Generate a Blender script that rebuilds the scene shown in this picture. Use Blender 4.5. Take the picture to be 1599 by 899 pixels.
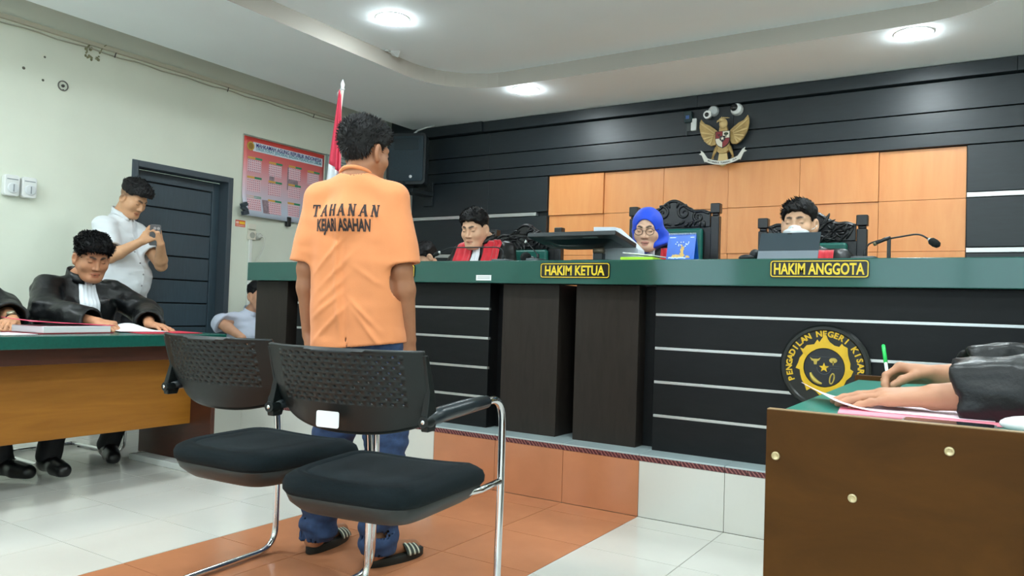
import bpy, bmesh, math, random
import numpy as np
from mathutils import Vector, Matrix
from mathutils.bvhtree import BVHTree

for _o in list(bpy.data.objects):
    bpy.data.objects.remove(_o, do_unlink=True)
SC = bpy.context.scene
COL = SC.collection
PI = math.pi
random.seed(7)
RNG = np.random.default_rng(7)

# ------------------------------------------------------------------ camera, world, exposure
cam_d = bpy.data.cameras.new('camera')
cam = bpy.data.objects.new('camera', cam_d)
COL.objects.link(cam)
CAM_R = Vector((0.8458, 0.5333, 0.0327)).normalized()
YAW, PITCH, ROLL = -0.563271710, 0.0272797462, 0.0326787324
_f = Vector((math.sin(YAW) * math.cos(PITCH), math.cos(YAW) * math.cos(PITCH), math.sin(PITCH)))
_r = Vector((math.cos(YAW), -math.sin(YAW), 0))
_u = _r.cross(_f)
CR = _r * math.cos(ROLL) + _u * math.sin(ROLL)
CU = _u * math.cos(ROLL) - _r * math.sin(ROLL)
CF = _f
cam.matrix_world = Matrix(((CR.x, CU.x, -CF.x, 0), (CR.y, CU.y, -CF.y, 0), (CR.z, CU.z, -CF.z, 0.94), (0, 0, 0, 1)))
cam_d.sensor_width = 36
cam_d.lens = 1200.99 * 36 / 1599
cam_d.clip_start = 0.02
cam_d.clip_end = 60
SC.camera = cam

w = bpy.data.worlds.new('world')
SC.world = w
w.use_nodes = True
w.node_tree.nodes['Background'].inputs[0].default_value = (0.70, 0.88, 1.0, 1)
w.node_tree.nodes['Background'].inputs[1].default_value = 4.2
SC.view_settings.view_transform = 'Standard'
SC.view_settings.look = 'None'
SC.view_settings.gamma = 1
SC.view_settings.use_curve_mapping = False
SC.view_settings.exposure = 0.16
LAMP = 128.0          # emission of the ceiling lamps
LAMP_RGB = (0.88, 1.0, 1.03)

# unseen windows added behind the camera for cool fill light (portals guide the sampling)
FILL_WIN = [(-4.7, -2.7), (-1.3, 0.7)]
for _x0, _x1 in FILL_WIN:
    _l = bpy.data.lights.new('window_portal', 'AREA'); _l.shape = 'RECTANGLE'; _l.size = _x1 - _x0; _l.size_y = 1.45
    _l.cycles.is_portal = True
    _o = bpy.data.objects.new('window_portal', _l); COL.objects.link(_o)
    _o.location = ((_x0 + _x1) / 2, -2.68, 1.675); _o.rotation_euler = (math.pi / 2, 0, 0)

# ------------------------------------------------------------------ materials
def lin(c):
    def g(v):
        v /= 255.0
        return v / 12.92 if v <= 0.04045 else ((v + 0.055) / 1.055) ** 2.4
    return (g(c[0]), g(c[1]), g(c[2]), 1)

_M = {}
def mat(name, rgb, rough=0.5, metal=0.0, noise=None, bump=None, coat=0.0, sheen=0.0, spec=0.5, attr=False, emit=0.0, alpha=1.0, stretch=None, trans=0.0):
    """procedural principled material; noise=(scale, amount of value change), bump=(scale, strength)"""
    if name in _M:
        return _M[name]
    m = bpy.data.materials.new(name)
    m.use_nodes = True
    nt = m.node_tree
    b = nt.nodes['Principled BSDF']
    col = lin(rgb)
    b.inputs['Base Color'].default_value = col
    b.inputs['Roughness'].default_value = rough
    b.inputs['Metallic'].default_value = metal
    b.inputs['Specular IOR Level'].default_value = spec
    b.inputs['Coat Weight'].default_value = coat
    b.inputs['Coat Roughness'].default_value = 0.06
    b.inputs['Sheen Weight'].default_value = sheen
    b.inputs['Transmission Weight'].default_value = trans
    if emit:
        b.inputs['Emission Color'].default_value = col
        b.inputs['Emission Strength'].default_value = emit
    b.inputs['Alpha'].default_value = alpha
    src = None
    if attr:
        a = nt.nodes.new('ShaderNodeAttribute'); a.attribute_name = 'Col'
        src = a.outputs['Color']
    if noise or bump:
        tc = nt.nodes.new('ShaderNodeTexCoord')
        mp = nt.nodes.new('ShaderNodeMapping')
        nt.links.new(tc.outputs['Object'], mp.inputs['Vector'])
        if stretch: mp.inputs['Scale'].default_value = stretch
    if noise:
        n = nt.nodes.new('ShaderNodeTexNoise'); n.inputs['Scale'].default_value = noise[0]
        n.inputs['Detail'].default_value = 5
        nt.links.new(mp.outputs['Vector'], n.inputs['Vector'])
        r = nt.nodes.new('ShaderNodeMapRange')
        r.inputs['From Min'].default_value = 0.3; r.inputs['From Max'].default_value = 0.7
        r.inputs['To Min'].default_value = 1 - noise[1]; r.inputs['To Max'].default_value = 1 + noise[1]
        nt.links.new(n.outputs['Fac'], r.inputs['Value'])
        mx = nt.nodes.new('ShaderNodeVectorMath'); mx.operation = 'SCALE'
        if src: nt.links.new(src, mx.inputs[0])
        else: mx.inputs[0].default_value = col[:3]
        nt.links.new(r.outputs['Result'], mx.inputs['Scale'])
        src = mx.outputs['Vector']
    if src: nt.links.new(src, b.inputs['Base Color'])
    if bump:
        n2 = nt.nodes.new('ShaderNodeTexNoise'); n2.inputs['Scale'].default_value = bump[0]
        n2.inputs['Detail'].default_value = 4
        nt.links.new(mp.outputs['Vector'], n2.inputs['Vector'])
        bp = nt.nodes.new('ShaderNodeBump'); bp.inputs['Strength'].default_value = bump[1]
        bp.inputs['Distance'].default_value = 0.01
        nt.links.new(n2.outputs['Fac'], bp.inputs['Height'])
        nt.links.new(bp.outputs['Normal'], b.inputs['Normal'])
    _M[name] = m
    return m

def wood(name, c1, c2, rough=0.35, scale=(1, 1, 12), coat=0.0, sc=3.0):
    if name in _M: return _M[name]
    m = mat(name, c1, rough, coat=coat)
    nt = m.node_tree; b = nt.nodes['Principled BSDF']
    tc = nt.nodes.new('ShaderNodeTexCoord'); mp = nt.nodes.new('ShaderNodeMapping')
    mp.inputs['Scale'].default_value = scale
    nt.links.new(tc.outputs['Object'], mp.inputs['Vector'])
    n = nt.nodes.new('ShaderNodeTexNoise'); n.inputs['Scale'].default_value = sc; n.inputs['Detail'].default_value = 8
    n.inputs['Roughness'].default_value = 0.62; n.inputs['Distortion'].default_value = 0.6
    nt.links.new(mp.outputs['Vector'], n.inputs['Vector'])
    r = nt.nodes.new('ShaderNodeValToRGB')
    r.color_ramp.elements[0].position = 0.3; r.color_ramp.elements[0].color = lin(c1)
    r.color_ramp.elements[1].position = 0.7; r.color_ramp.elements[1].color = lin(c2)
    nt.links.new(n.outputs['Fac'], r.inputs['Fac'])
    nt.links.new(r.outputs['Color'], b.inputs['Base Color'])
    return m

# ------------------------------------------------------------------ mesh builder
def V3(*a): return Vector(a)
class MB:
    def __init__(s): s.v = []; s.f = []; s.m = []; s.mi = 0
    def add(s, vs, fs):
        n = len(s.v)
        s.v += [tuple(p) for p in vs]
        s.f += [tuple(i + n for i in f) for f in fs]
        s.m += [s.mi] * len(fs)
        return s
    def box(s, x0, x1, y0, y1, z0, z1, M=None):
        vs = [(x, y, z) for z in (z0, z1) for y in (y0, y1) for x in (x0, x1)]
        if M is not None: vs = [M @ Vector(p) for p in vs]
        return s.add(vs, [(0, 2, 3, 1), (4, 5, 7, 6), (0, 1, 5, 4), (2, 6, 7, 3), (0, 4, 6, 2), (1, 3, 7, 5)])
    def quad(s, a, b, c, d): return s.add([a, b, c, d], [(0, 1, 2, 3)])
    def loft(s, rings, cap0=True, cap1=True, closed=True):
        n = len(rings[0]); base = len(s.v)
        for r in rings: s.v += [tuple(p) for p in r]
        fs = []
        for i in range(len(rings) - 1):
            for j in range(n if closed else n - 1):
                k = (j + 1) % n
                fs.append((base + i * n + j, base + i * n + k, base + (i + 1) * n + k, base + (i + 1) * n + j))
        if cap0: fs.append(tuple(base + j for j in reversed(range(n))))
        if cap1: fs.append(tuple(base + (len(rings) - 1) * n + j for j in range(n)))
        s.f += fs; s.m += [s.mi] * len(fs)
        return s
    def tube(s, pts, r, n=10, cap=True):
        pts = [Vector(p) for p in pts]
        rs = r if isinstance(r, (list, tuple)) else [r] * len(pts)
        rings = []; prev = None
        for i, p in enumerate(pts):
            t = (pts[min(i + 1, len(pts) - 1)] - pts[max(i - 1, 0)])
            if t.length < 1e-9: t = Vector((0, 0, 1))
            t.normalize()
            if prev is None:
                a = Vector((0, 0, 1)) if abs(t.z) < 0.9 else Vector((1, 0, 0))
                nrm = (a - t * a.dot(t)).normalized()
            else:
                nrm = (prev - t * prev.dot(t))
                nrm = nrm.normalized() if nrm.length > 1e-6 else t.orthogonal().normalized()
            prev = nrm; bn = t.cross(nrm)
            rings.append([p + nrm * (rs[i] * math.cos(2 * PI * k / n)) + bn * (rs[i] * math.sin(2 * PI * k / n)) for k in range(n)])
        return s.loft(rings, cap, cap)
    def cyl(s, a, b, r, n=20, r2=None): return s.tube([a, b], [r, r if r2 is None else r2], n)
    def lathe(s, prof, c=(0, 0, 0), n=24, M=None):
        """prof: (radius, height) along z"""
        rings = []
        for r, z in prof:
            ring = [Vector((c[0] + r * math.cos(2 * PI * k / n), c[1] + r * math.sin(2 * PI * k / n), c[2] + z)) for k in range(n)]
            if M is not None: ring = [M @ p for p in ring]
            rings.append(ring)
        return s.loft(rings)
    def prism(s, poly, O, U, W, t):
        """poly (u,w) in the plane O + u*U + w*W, thickness t towards U x W"""
        O, U, W = Vector(O), Vector(U), Vector(W); N = U.cross(W).normalized()
        a = [O + U * p[0] + W * p[1] for p in poly]; b = [p + N * t for p in a]
        n = len(poly); area = sum(poly[i][0] * poly[(i + 1) % n][1] - poly[(i + 1) % n][0] * poly[i][1] for i in range(n))
        if area < 0: a.reverse(); b.reverse()
        fs = [tuple(range(n, 2 * n)), tuple(reversed(range(n)))]
        fs += [(i, (i + 1) % n, n + (i + 1) % n, n + i) for i in range(n)]
        return s.add(a + b, fs)
    def ball(s, c, r, n=12, m=8, M=None):
        r = r if isinstance(r, (tuple, list)) else (r, r, r)
        rings = []
        for i in range(m + 1):
            th = PI * i / m
            rr = max(math.sin(th), 1e-3); z = -math.cos(th)
            ring = [Vector((r[0] * rr * math.cos(2 * PI * k / n), r[1] * rr * math.sin(2 * PI * k / n), r[2] * z)) for k in range(n)]
            if M is not None: ring = [M @ p for p in ring]
            rings.append([p + Vector(c) for p in ring])
        return s.loft(rings)

def arc(c, r, a0, a1, n, U=(1, 0, 0), W=(0, 0, 1)):
    c, U, W = Vector(c), Vector(U), Vector(W)
    return [c + U * (r * math.cos(a0 + (a1 - a0) * i / n)) + W * (r * math.sin(a0 + (a1 - a0) * i / n)) for i in range(n + 1)]

def fillet(pts, r, n=6):
    """round the inner corners of a polyline"""
    pts = [Vector(p) for p in pts]; out = [pts[0]]
    for i in range(1, len(pts) - 1):
        a, b, c = pts[i - 1], pts[i], pts[i + 1]
        d1 = (a - b); d2 = (c - b)
        k = min(r, d1.length * 0.49, d2.length * 0.49)
        p, q = b + d1.normalized() * k, b + d2.normalized() * k
        for j in range(n + 1):
            t = j / n
            out.append(p * (1 - t) ** 2 + b * (2 * t * (1 - t)) + q * t * t)
    out.append(pts[-1]); return out

def rrect(w, h, r, n=5, cx=0, cy=0):
    pts = []
    for sx, sy, a0 in ((1, 1, 0), (-1, 1, PI / 2), (-1, -1, PI), (1, -1, 1.5 * PI)):
        for i in range(n + 1):
            a = a0 + PI / 2 * i / n
            pts.append((cx + sx * (w / 2 - r) + r * math.cos(a), cy + sy * (h / 2 - r) + r * math.sin(a)))
    return pts

def mesh_from(mb, name, off=(0, 0, 0), smooth=False):
    me = bpy.data.meshes.new(name)
    o = Vector(off)
    me.from_pydata([tuple(Vector(p) - o) for p in mb.v], [], mb.f)
    me.update()
    if any(mb.m): me.polygons.foreach_set('material_index', mb.m)
    if smooth: me.polygons.foreach_set('use_smooth', [True] * len(me.polygons))
    return me

def base_of(o):
    b = Vector((0, 0, 0))
    while o is not None:
        b += o.location; o = o.parent
    return b

def put(name, mb, m, parent=None, smooth=False, bevel=0.0, loc=None, label=None, kind=None, solid=0.0, auto=None, seg=2):
    """link MB (world coordinates) as ONE object; child meshes are stored relative to their thing's base"""
    off = base_of(parent) if parent is not None else Vector((0, 0, 0))
    l = Vector(loc) - off if loc is not None else Vector((0, 0, 0))
    me = mb if isinstance(mb, bpy.types.Mesh) else mesh_from(mb, name, off + l, smooth)
    for x in (m if isinstance(m, (list, tuple)) else [m]): me.materials.append(x)
    o = bpy.data.objects.new(name, me); COL.objects.link(o)
    o.location = l
    if parent is not None: o.parent = parent
    if bevel:
        b = o.modifiers.new('edge', 'BEVEL'); b.width = bevel; b.segments = seg; b.limit_method = 'ANGLE'; b.angle_limit = 0.7
        me.polygons.foreach_set('use_smooth', [True] * len(me.polygons)); b.harden_normals = True
    if solid:
        sm = o.modifiers.new('thick', 'SOLIDIFY'); sm.thickness = solid; sm.offset = 0
    if auto:
        try: me.set_sharp_from_angle(angle=auto)
        except Exception: pass
    if label: o['label'] = label
    if kind: o['kind'] = kind
    return o

def tag(o, label, cat, group=None):
    o['label'] = label; o['category'] = cat
    if group: o['group'] = group
    return o

def thing(name, label, cat, loc, group=None):
    o = bpy.data.objects.new(name, None); COL.objects.link(o)
    o.location = loc; o.empty_display_size = 0.05
    return tag(o, label, cat, group)

def struct(name, mb, m, smooth=False, bevel=0, parent=None, loc=None, auto=None):
    o = put(name, mb, m, parent, smooth, bevel, loc, auto=auto); 
    if parent is None: o['kind'] = 'structure'
    return o

def dup(root, loc, rotz=None, label=None, group=None):
    r = root.copy(); COL.objects.link(r); r.location = loc
    if rotz is not None: r.rotation_euler = (0, 0, rotz)
    if label: r['label'] = label
    if group: r['group'] = group
    for ch in list(root.children):
        c = ch.copy(); COL.objects.link(c); c.parent = r
        for g in list(ch.children):
            d = g.copy(); COL.objects.link(d); d.parent = c
    return r

def text_mb(body, size, O, U, W, extrude=0.002, bold=0.0, align='CENTER', width=None, shear=0.0, space=1.0):
    """text as mesh, laid in the plane O + u*U + w*W (front towards U x W); O = centre"""
    cu = bpy.data.curves.new('t', 'FONT'); cu.body = body; cu.size = size; cu.extrude = extrude / 2
    cu.offset = bold; cu.align_x = 'CENTER'; cu.align_y = 'CENTER'; cu.resolution_u = 3; cu.shear = shear; cu.space_character = space
    ob = bpy.data.objects.new('t', cu); COL.objects.link(ob)
    dg = bpy.context.evaluated_depsgraph_get()
    me = bpy.data.meshes.new_from_object(ob.evaluated_get(dg))
    vs = [v.co.copy() for v in me.vertices]; fs = [tuple(p.vertices) for p in me.polygons]
    bpy.data.objects.remove(ob); bpy.data.curves.remove(cu); bpy.data.meshes.remove(me)
    xs = [v.x for v in vs]; ys = [v.y for v in vs]
    cx, cy = (max(xs) + min(xs)) / 2, (max(ys) + min(ys)) / 2
    k = width / (max(xs) - min(xs)) if width else 1.0
    O, U, W = Vector(O), Vector(U), Vector(W); N = U.cross(W)
    mb = MB(); mb.add([O + U * ((v.x - cx) * k) + W * (v.y - cy) + N * v.z for v in vs], fs)
    return mb
X, Yv, Z = Vector((1, 0, 0)), Vector((0, 1, 0)), Vector((0, 0, 1))
# ------------------------------------------------------------------ the lamps in the ceiling
XL, XR, YB, YN = -5.75, 1.75, 6.417, -2.6        # left wall, right wall, back wall, wall behind the camera
ZC, ZT = 2.83, 2.955                              # soffit, tray ceiling
def downlight(x, y, z, r, label, group=None):
    t = thing('downlight', label, 'ceiling light', (x, y, z), group)
    b = MB(); b.lathe([(r * 1.0, -0.001), (r * 1.14, -0.004), (r * 1.17, -0.001), (r * 1.17, 0.0)], (x, y, z), 28)
    put('trim_ring', b, mat('lamp_ring', (235, 238, 238), 0.4), t, True)
    d = MB(); d.lathe([(0.001, -0.027), (r * 0.6, -0.025), (r * 0.92, -0.016), (r * 1.02, -0.002)], (x, y, z), 28)
    m = _M.get('lamp_light')
    if m is None:
        m = mat('lamp_light', (255, 255, 255), 0.5)
        bs = m.node_tree.nodes['Principled BSDF']
        bs.inputs['Emission Color'].default_value = LAMP_RGB + (1,)
        bs.inputs['Emission Strength'].default_value = LAMP
    put('diffuser', d, m, t, True)
    return t
downlight(-3.627, 4.053, ZT, 0.105, 'round white ceiling lamp in the raised tray above the man in orange')
downlight(-3.46, 5.595, ZC, 0.105, 'round white ceiling lamp on the soffit close to the loudspeaker')
downlight(-0.486, 5.595, ZC, 0.105, 'round white ceiling lamp on the soffit right of the eagle crest')
for k, (x, y, z) in enumerate([(-0.42, 4.05, ZT), (-3.63, 1.6, ZT), (-0.42, 1.6, ZT), (-3.63, -0.8, ZT), (-0.42, -0.8, ZT),
                               (-2.0, 1.6, ZT), (-2.0, -0.8, ZT), (0.95, 2.6, ZC), (0.95, -0.2, ZC), (-4.8, 1.0, ZC)]):  # last one: unseen lamp added on the left soffit to brighten the left wall
    downlight(x, y, z, 0.13, 'round white ceiling lamp ' + ('in the tray over the teal topped table', 'in the tray over the green topped table', 'in the tray over the right floor near the camera',
        'in the tray by the left window', 'in the tray by the right window', 'in the tray above the chairs with chrome legs', 'in the tray over the camera', 'on the soffit beside the right wall',
        'on the soffit of the right wall near the windows', 'on the soffit close to the round dialled wall dispensers')[k])

# ------------------------------------------------------------------ room shell
M_CREAM = mat('wall_cream_paint', (223, 227, 212), 0.6, noise=(2.2, 0.035), bump=(30, 0.06))
M_CEIL = mat('ceiling_paint', (240, 247, 250), 0.75, noise=(1.2, 0.02))
M_BACK = mat('back_wall_black_laminate', (28, 36, 41), 0.40, noise=(9, 0.12), stretch=(1, 1, 6))
M_ALU = mat('aluminium_strip', (205, 208, 208), 0.32, 0.75)
M_GROUT = mat('grout', (120, 112, 100), 0.8)
M_TILE = mat('cream_floor_tile', (207, 205, 197), 0.13, noise=(3, 0.03))
M_TERRA = mat('terracotta_floor_tile', (188, 124, 88), 0.16, noise=(6, 0.06))

# walls
b = MB(); b.box(XL - 0.12, XL, YN, 3.47, 0, ZT + 0.1); b.box(XL - 0.12, XL, 4.41, YB + 0.1, 0, ZT + 0.1)
b.box(XL - 0.12, XL, 3.47, 4.41, 2.018, ZT + 0.1)
b.box(XL - 0.30, XL - 0.27, 3.3, 4.6, 0, 2.2)
wl = struct('wall_left', b, M_CREAM)
b = MB(); b.box(XL, XR, YN - 0.1, YN, 0, 0.95); b.box(XL, XR, YN - 0.1, YN, 2.4, ZT + 0.1)
for x0, x1 in ((XL, FILL_WIN[0][0]), (FILL_WIN[0][1], FILL_WIN[1][0]), (FILL_WIN[1][1], XR)): b.box(x0, x1, YN - 0.1, YN, 0.95, 2.4)
struct('wall_behind_camera', b, M_CREAM)
for k, (x0, x1) in enumerate(FILL_WIN):  # frames of the added windows, which are there for their fill light
    t = bpy.data.objects.new('window_%d' % (k + 1), None); COL.objects.link(t); t.location = ((x0 + x1) / 2, YN, 0.95); t['kind'] = 'structure'
    b = MB(); b.box(x0, x1, YN - .08, YN - .02, .95, 1.0); b.box(x0, x1, YN - .08, YN - .02, 2.35, 2.4)
    for xx in (x0, (x0 + x1) / 2 - .025, x1 - .05): b.box(xx, xx + .05, YN - .08, YN - .02, 1.0, 2.35)
    put('window_frame', b, mat('window_frame_grey', (120, 124, 126), .4), t)
b = MB(); b.box(XR, XR + 0.1, YN, YB + 0.1, 0, ZT + 0.1); struct('wall_right', b, M_CREAM)
b = MB(); b.box(XL, XR, YB + 0.06, YB + 0.16, 0, ZT + 0.1)
wb = struct('wall_back', b, M_BACK)
# horizontal black boards of the back wall, grooves left open between them
OX0, OX1, OZ1 = -3.68, -0.2, 2.235
def board(x0, x1, z0, z1, proud=0.0):
    bb = MB(); bb.box(x0, x1, YB - proud, YB + 0.06, z0 + 0.004, z1 - 0.004)
    put('wall_board', bb, M_BACK, wb, bevel=0.003)
for x0, x1 in ((XL, -4.43), (-4.43, -2.2), (-2.2, 0.1), (0.1, XR)):
    board(x0, x1 - 0.002, 2.72, ZC, 0.05 if x0 > -5 else 0.075)
for z0, z1 in ((2.495, 2.72), (2.34, 2.495), (2.235, 2.34)):
    for x0, x1 in ((XL, -4.37), (-4.37, -1.9), (-1.9, 0.4), (0.4, XR)):
        board(x0, x1 - 0.002, z0, z1)
for z0, z1 in ((1.888, 2.235), (1.49, 1.852), (0.9, 1.452), (0.0, 0.9)):
    for x0, x1 in ((XL, -4.37), (-4.37, OX0 - 0.004), (OX1 + 0.004, 0.7), (0.7, XR)):
        board(x0, x1 - 0.002, z0, z1)
for zc, x0, x1 in ((1.87, XL, -4.55), (1.87, -4.55, OX0 - 0.12), (1.87, OX1 + 0.004, XR), (1.47, XL, OX0), (1.47, OX1 + 0.004, XR)):
    bb = MB(); bb.box(x0, x1 - 0.003, YB - 0.004, YB + 0.05, zc - 0.017, zc + 0.017)
    put('metal_strip', bb, M_ALU, wb, bevel=0.002)
# the orange wooden panels set back in the middle of the black wall
M_OR = wood('orange_wood_panel', (228, 146, 84), (237, 162, 100), 0.32, (2.5, 2.5, 0.35), sc=4)
gx = [OX0 + (OX1 - OX0) * i / 6 for i in range(7)]
gz = [OZ1, 1.852, 1.467, 0.9]
proud = {(0, 0): .022, (1, 0): .004, (2, 0): .006, (3, 0): .016, (4, 0): .02, (5, 0): .008, (0, 1): .004, (1, 1): .002, (2, 1): .0, (3, 1): .012, (4, 1): .006, (5, 1): .01,
         (0, 2): .006, (1, 2): .012, (2, 2): .004, (3, 2): .002, (4, 2): .016, (5, 2): .018}
for (i, j), pr in proud.items():
    bb = MB(); bb.box(gx[i] + 0.0015, gx[i + 1] - 0.0015, YB + 0.045 - pr, YB + 0.06, gz[j + 1] + 0.0015, gz[j] - 0.0015)
    put('wood_panel', bb, M_OR, wb, bevel=0.0015)

# ceiling with raised tray
def tray_outline(x0, x1, y0, y1, r, n=10):
    return rrect(x1 - x0, y1 - y0, r, n, (x0 + x1) / 2, (y0 + y1) / 2)
TR = tray_outline(-4.14, 0.14, -1.6, 5.43, 0.6)
b = MB()
outer = []
for (x, y) in TR:      # push each outline point to the outer rectangle
    cx, cy = -2.0, 1.9
    dx, dy = x - cx, y - cy
    k = min((XR - cx) / abs(dx) if dx else 9e9, (YB + 0.06 - cy) / abs(dy) if dy > 0 else ((cy - YN) / abs(dy) if dy else 9e9))
    outer.append((cx + dx * k, cy + dy * k))
n = len(TR)
b.add([(x, y, ZC) for x, y in TR] + [(x, y, ZC) for x, y in outer], [(i, (i + 1) % n, n + (i + 1) % n, n + i) for i in range(n)])
for c in ((XL, YB + 0.06), (XR, YB + 0.06), (XL, YN), (XR, YN)):   # fill the room's corners
    s = sorted(range(n), key=lambda i: (outer[i][0] - c[0]) ** 2 + (outer[i][1] - c[1]) ** 2)[:12]
    a = max((i for i in s if abs(outer[i][0] - c[0]) < 1e-6), key=lambda i: -abs(outer[i][1] - c[1]), default=None)
    d = max((i for i in s if abs(outer[i][1] - c[1]) < 1e-6), key=lambda i: -abs(outer[i][0] - c[0]), default=None)
    if a is not None and d is not None:
        b.add([(*outer[a], ZC), (*c, ZC), (*outer[d], ZC)], [(0, 1, 2)])
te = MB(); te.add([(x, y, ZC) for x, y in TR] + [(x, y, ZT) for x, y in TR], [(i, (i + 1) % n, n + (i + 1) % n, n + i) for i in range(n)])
b.add([(x, y, ZT) for x, y in TR], [tuple(range(n))])
b.box(XL - 0.1, XR + 0.1, YN - 0.1, YB + 0.2, ZT + 0.06, ZT + 0.1)
ceil = struct('ceiling', b, M_CEIL)
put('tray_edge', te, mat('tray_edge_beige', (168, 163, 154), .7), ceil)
# small torn flap beside the tray lamp
b = MB(); b.add([(-4.09, 4.55, ZT - 0.002), (-4.02, 4.60, ZT - 0.002), (-4.06, 4.62, ZT - 0.045), (-4.10, 4.59, ZT - 0.03)], [(0, 1, 2, 3), (3, 2, 1, 0)])
b.box(-4.12, -4.09, 4.53, 4.56, ZT - 0.012, ZT)
put('torn_flap', b, mat('ceiling_flap', (170, 172, 168), 0.8), ceil)
# thin cable moulding and sagging cable at the top of the left wall
b = MB(); b.box(XL, XL + 0.03, YN, YB - 0.08, ZC - 0.03, ZC)
struct('trim_1', b, mat('trim_paint', (196, 192, 172), 0.6))
b = MB(); pts = []
for i in range(60):
    y = -1.0 + 6.9 * i / 59
    pts.append((XL + 0.012, y, ZC - 0.05 - 0.012 * math.sin(i * 0.9) ** 2))
b.tube(pts, 0.005, 6)
tag(put('wall_cable', b, mat('cable_grey', (170, 168, 150), 0.6), smooth=True), 'thin grey cable running under the ceiling along the cream wall', 'cable')
b = MB()
for y in (3.28, 4.3, 5.3): b.tube([(XL + 0.02, y, ZC - 0.07), (XL + 0.03, y, ZC - 0.045), (XL + 0.02, y + 0.01, ZC - 0.03)], 0.004, 6)
put('cable_clip', b, mat('clip_dark', (70, 70, 66), 0.6), bpy.data.objects['wall_cable'], True)
# stain round an old hook, three drill holes, a ring hook
t = thing('ring_hook', 'small round grey ring hook screwed to the upper cream wall', 'hook', (XL, 2.918, 2.449))
b = MB(); b.tube(arc((XL + 0.006, 2.918, 2.449), 0.034, 0, 2 * PI, 24, (0, 1, 0)), 0.0045, 6); put('ring', b, mat('ring_grey', (120, 118, 112), 0.5, 0.5), t, True)
b = MB(); b.ball((XL + 0.004, 2.918, 2.449), 0.012, 10, 6); b.ball((XL + 0.003, 2.921, 2.42), 0.006, 8, 5); put('screw', b, mat('clip_dark', (70, 70, 66), 0.6), t, True)
b = MB()
for y, z, r in ((2.651, 2.504, 0.011), (2.786, 2.621, 0.008), (2.781, 2.454, 0.009)): b.ball((XL, y, z), (0.004, r, r), 8, 5)
put('drill_hole', b, mat('hole_dark', (92, 90, 80), 0.8), wl, True)
b = MB()
rr = random.Random(3)
for i in range(26):
    a = rr.uniform(0.3, 2 * PI); q = rr.uniform(0.03, 0.055)
    b.ball((XL + 0.002, 3.12 + q * math.cos(a) * 1.2, 2.745 + q * math.sin(a) * 0.9), (0.004, rr.uniform(.004, .012), rr.uniform(.004, .012)), 6, 4)
b.tube([(XL + 0.01, 3.09, 2.80), (XL + 0.012, 3.07, 2.77), (XL + 0.01, 3.075, 2.74)], 0.006, 6)
b.tube([(XL + 0.01, 3.17, 2.76), (XL + 0.02, 3.185, 2.81), (XL + 0.04, 3.20, 2.829)], 0.004, 6)
put('hook_stain', b, mat('stain_olive', (138, 136, 104), 0.8), wl, True)

# ------------------------------------------------------------------ floor, platform
b = MB(); b.box(XL - 0.3, XR, YN, YB + 0.1, -0.1, -0.006)
fl = struct('floor', b, M_GROUT)
PX0, PX1 = -2.595, -1.395           # the terracotta path, three tiles wide
tm = {}
def tile(w, d, m):
    key = (round(w, 3), round(d, 3), m.name)
    if key not in tm:
        t = MB(); g = 0.0012
        t.box(g, w - g, g, d - g, -0.006, -0.0005); t.box(g + .001, w - g - .001, g + .001, d - g - .001, -0.0005, 0)
        me = mesh_from(t, 'tile'); me.materials.append(m); tm[key] = me
    return tm[key]
xs = [PX0 + 0.4 * i for i in range(-8, 11)]
xs = [XL] + [x for x in xs if x > XL + .01]
xs = [x for x in xs if x < XR] + [XR]
ysl = [0.8 + 0.4 * i for i in range(-1, 7)] + [3.36]
for i in range(len(xs) - 1):
    for j in range(len(ysl) - 1):
        x0, x1, y0, y1 = xs[i], xs[i + 1], ysl[j], ysl[j + 1]
        red = PX0 - .01 < x0 < PX1 - .01
        o = bpy.data.objects.new('tile', tile(x1 - x0, y1 - y0, M_TERRA if red else M_TILE)); COL.objects.link(o)
        o.location = (x0, y0, 0); o.parent = fl
# far from the picture: plain strips of the same tile
b = MB(); b.box(XL, PX0, YN, 0.4, -0.006, 0); b.box(PX1, XR, YN, 0.4, -0.006, 0); put('tile_strip', b, M_TILE, fl)
b = MB(); b.box(PX0, PX1, YN, 0.4, -0.006, 0); put('tile_strip', b, M_TERRA, fl)
b = MB(); b.box(XL, -4.81, 3.36, YB, -0.006, 0); put('tile_strip', b, M_TILE, fl)

ZP = 0.288
b = MB(); b.box(-4.8, XR, 3.367, YB, -0.004, ZP - 0.008)
pf = struct('platform', b, M_GROUT); pf['label'] = 'low tiled platform under the judges bench'
M_TREAD = mat('pale_blue_tread_tile', (176, 192, 194), 0.2, noise=(5, 0.04))
M_BORDER = mat('dark_red_border_tile', (92, 38, 44), 0.3)
def border_pattern():
    nt = M_BORDER.node_tree; bs = nt.nodes['Principled BSDF']
    tc = nt.nodes.new('ShaderNodeTexCoord'); wv = nt.nodes.new('ShaderNodeTexWave')
    mp = nt.nodes.new('ShaderNodeMapping'); mp.inputs['Rotation'].default_value = (0, 0.7, 0)
    nt.links.new(tc.outputs['Object'], mp.inputs['Vector'])
    nt.links.new(mp.outputs['Vector'], wv.inputs['Vector']); wv.inputs['Scale'].default_value = 22; wv.inputs['Distortion'].default_value = 3
    r = nt.nodes.new('ShaderNodeValToRGB'); r.color_ramp.elements[0].color = lin((74, 26, 34)); r.color_ramp.elements[1].color = lin((150, 96, 92))
    r.color_ramp.elements[0].position = 0.55; r.color_ramp.elements[1].position = 0.95
    nt.links.new(wv.outputs['Fac'], r.inputs['Fac']); nt.links.new(r.outputs['Color'], bs.inputs['Base Color'])
border_pattern()
pxs = [-4.8] + [PX0 + 0.4 * i for i in range(-5, 11) if PX0 + 0.4 * i < XR - .02] + [XR]
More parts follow.
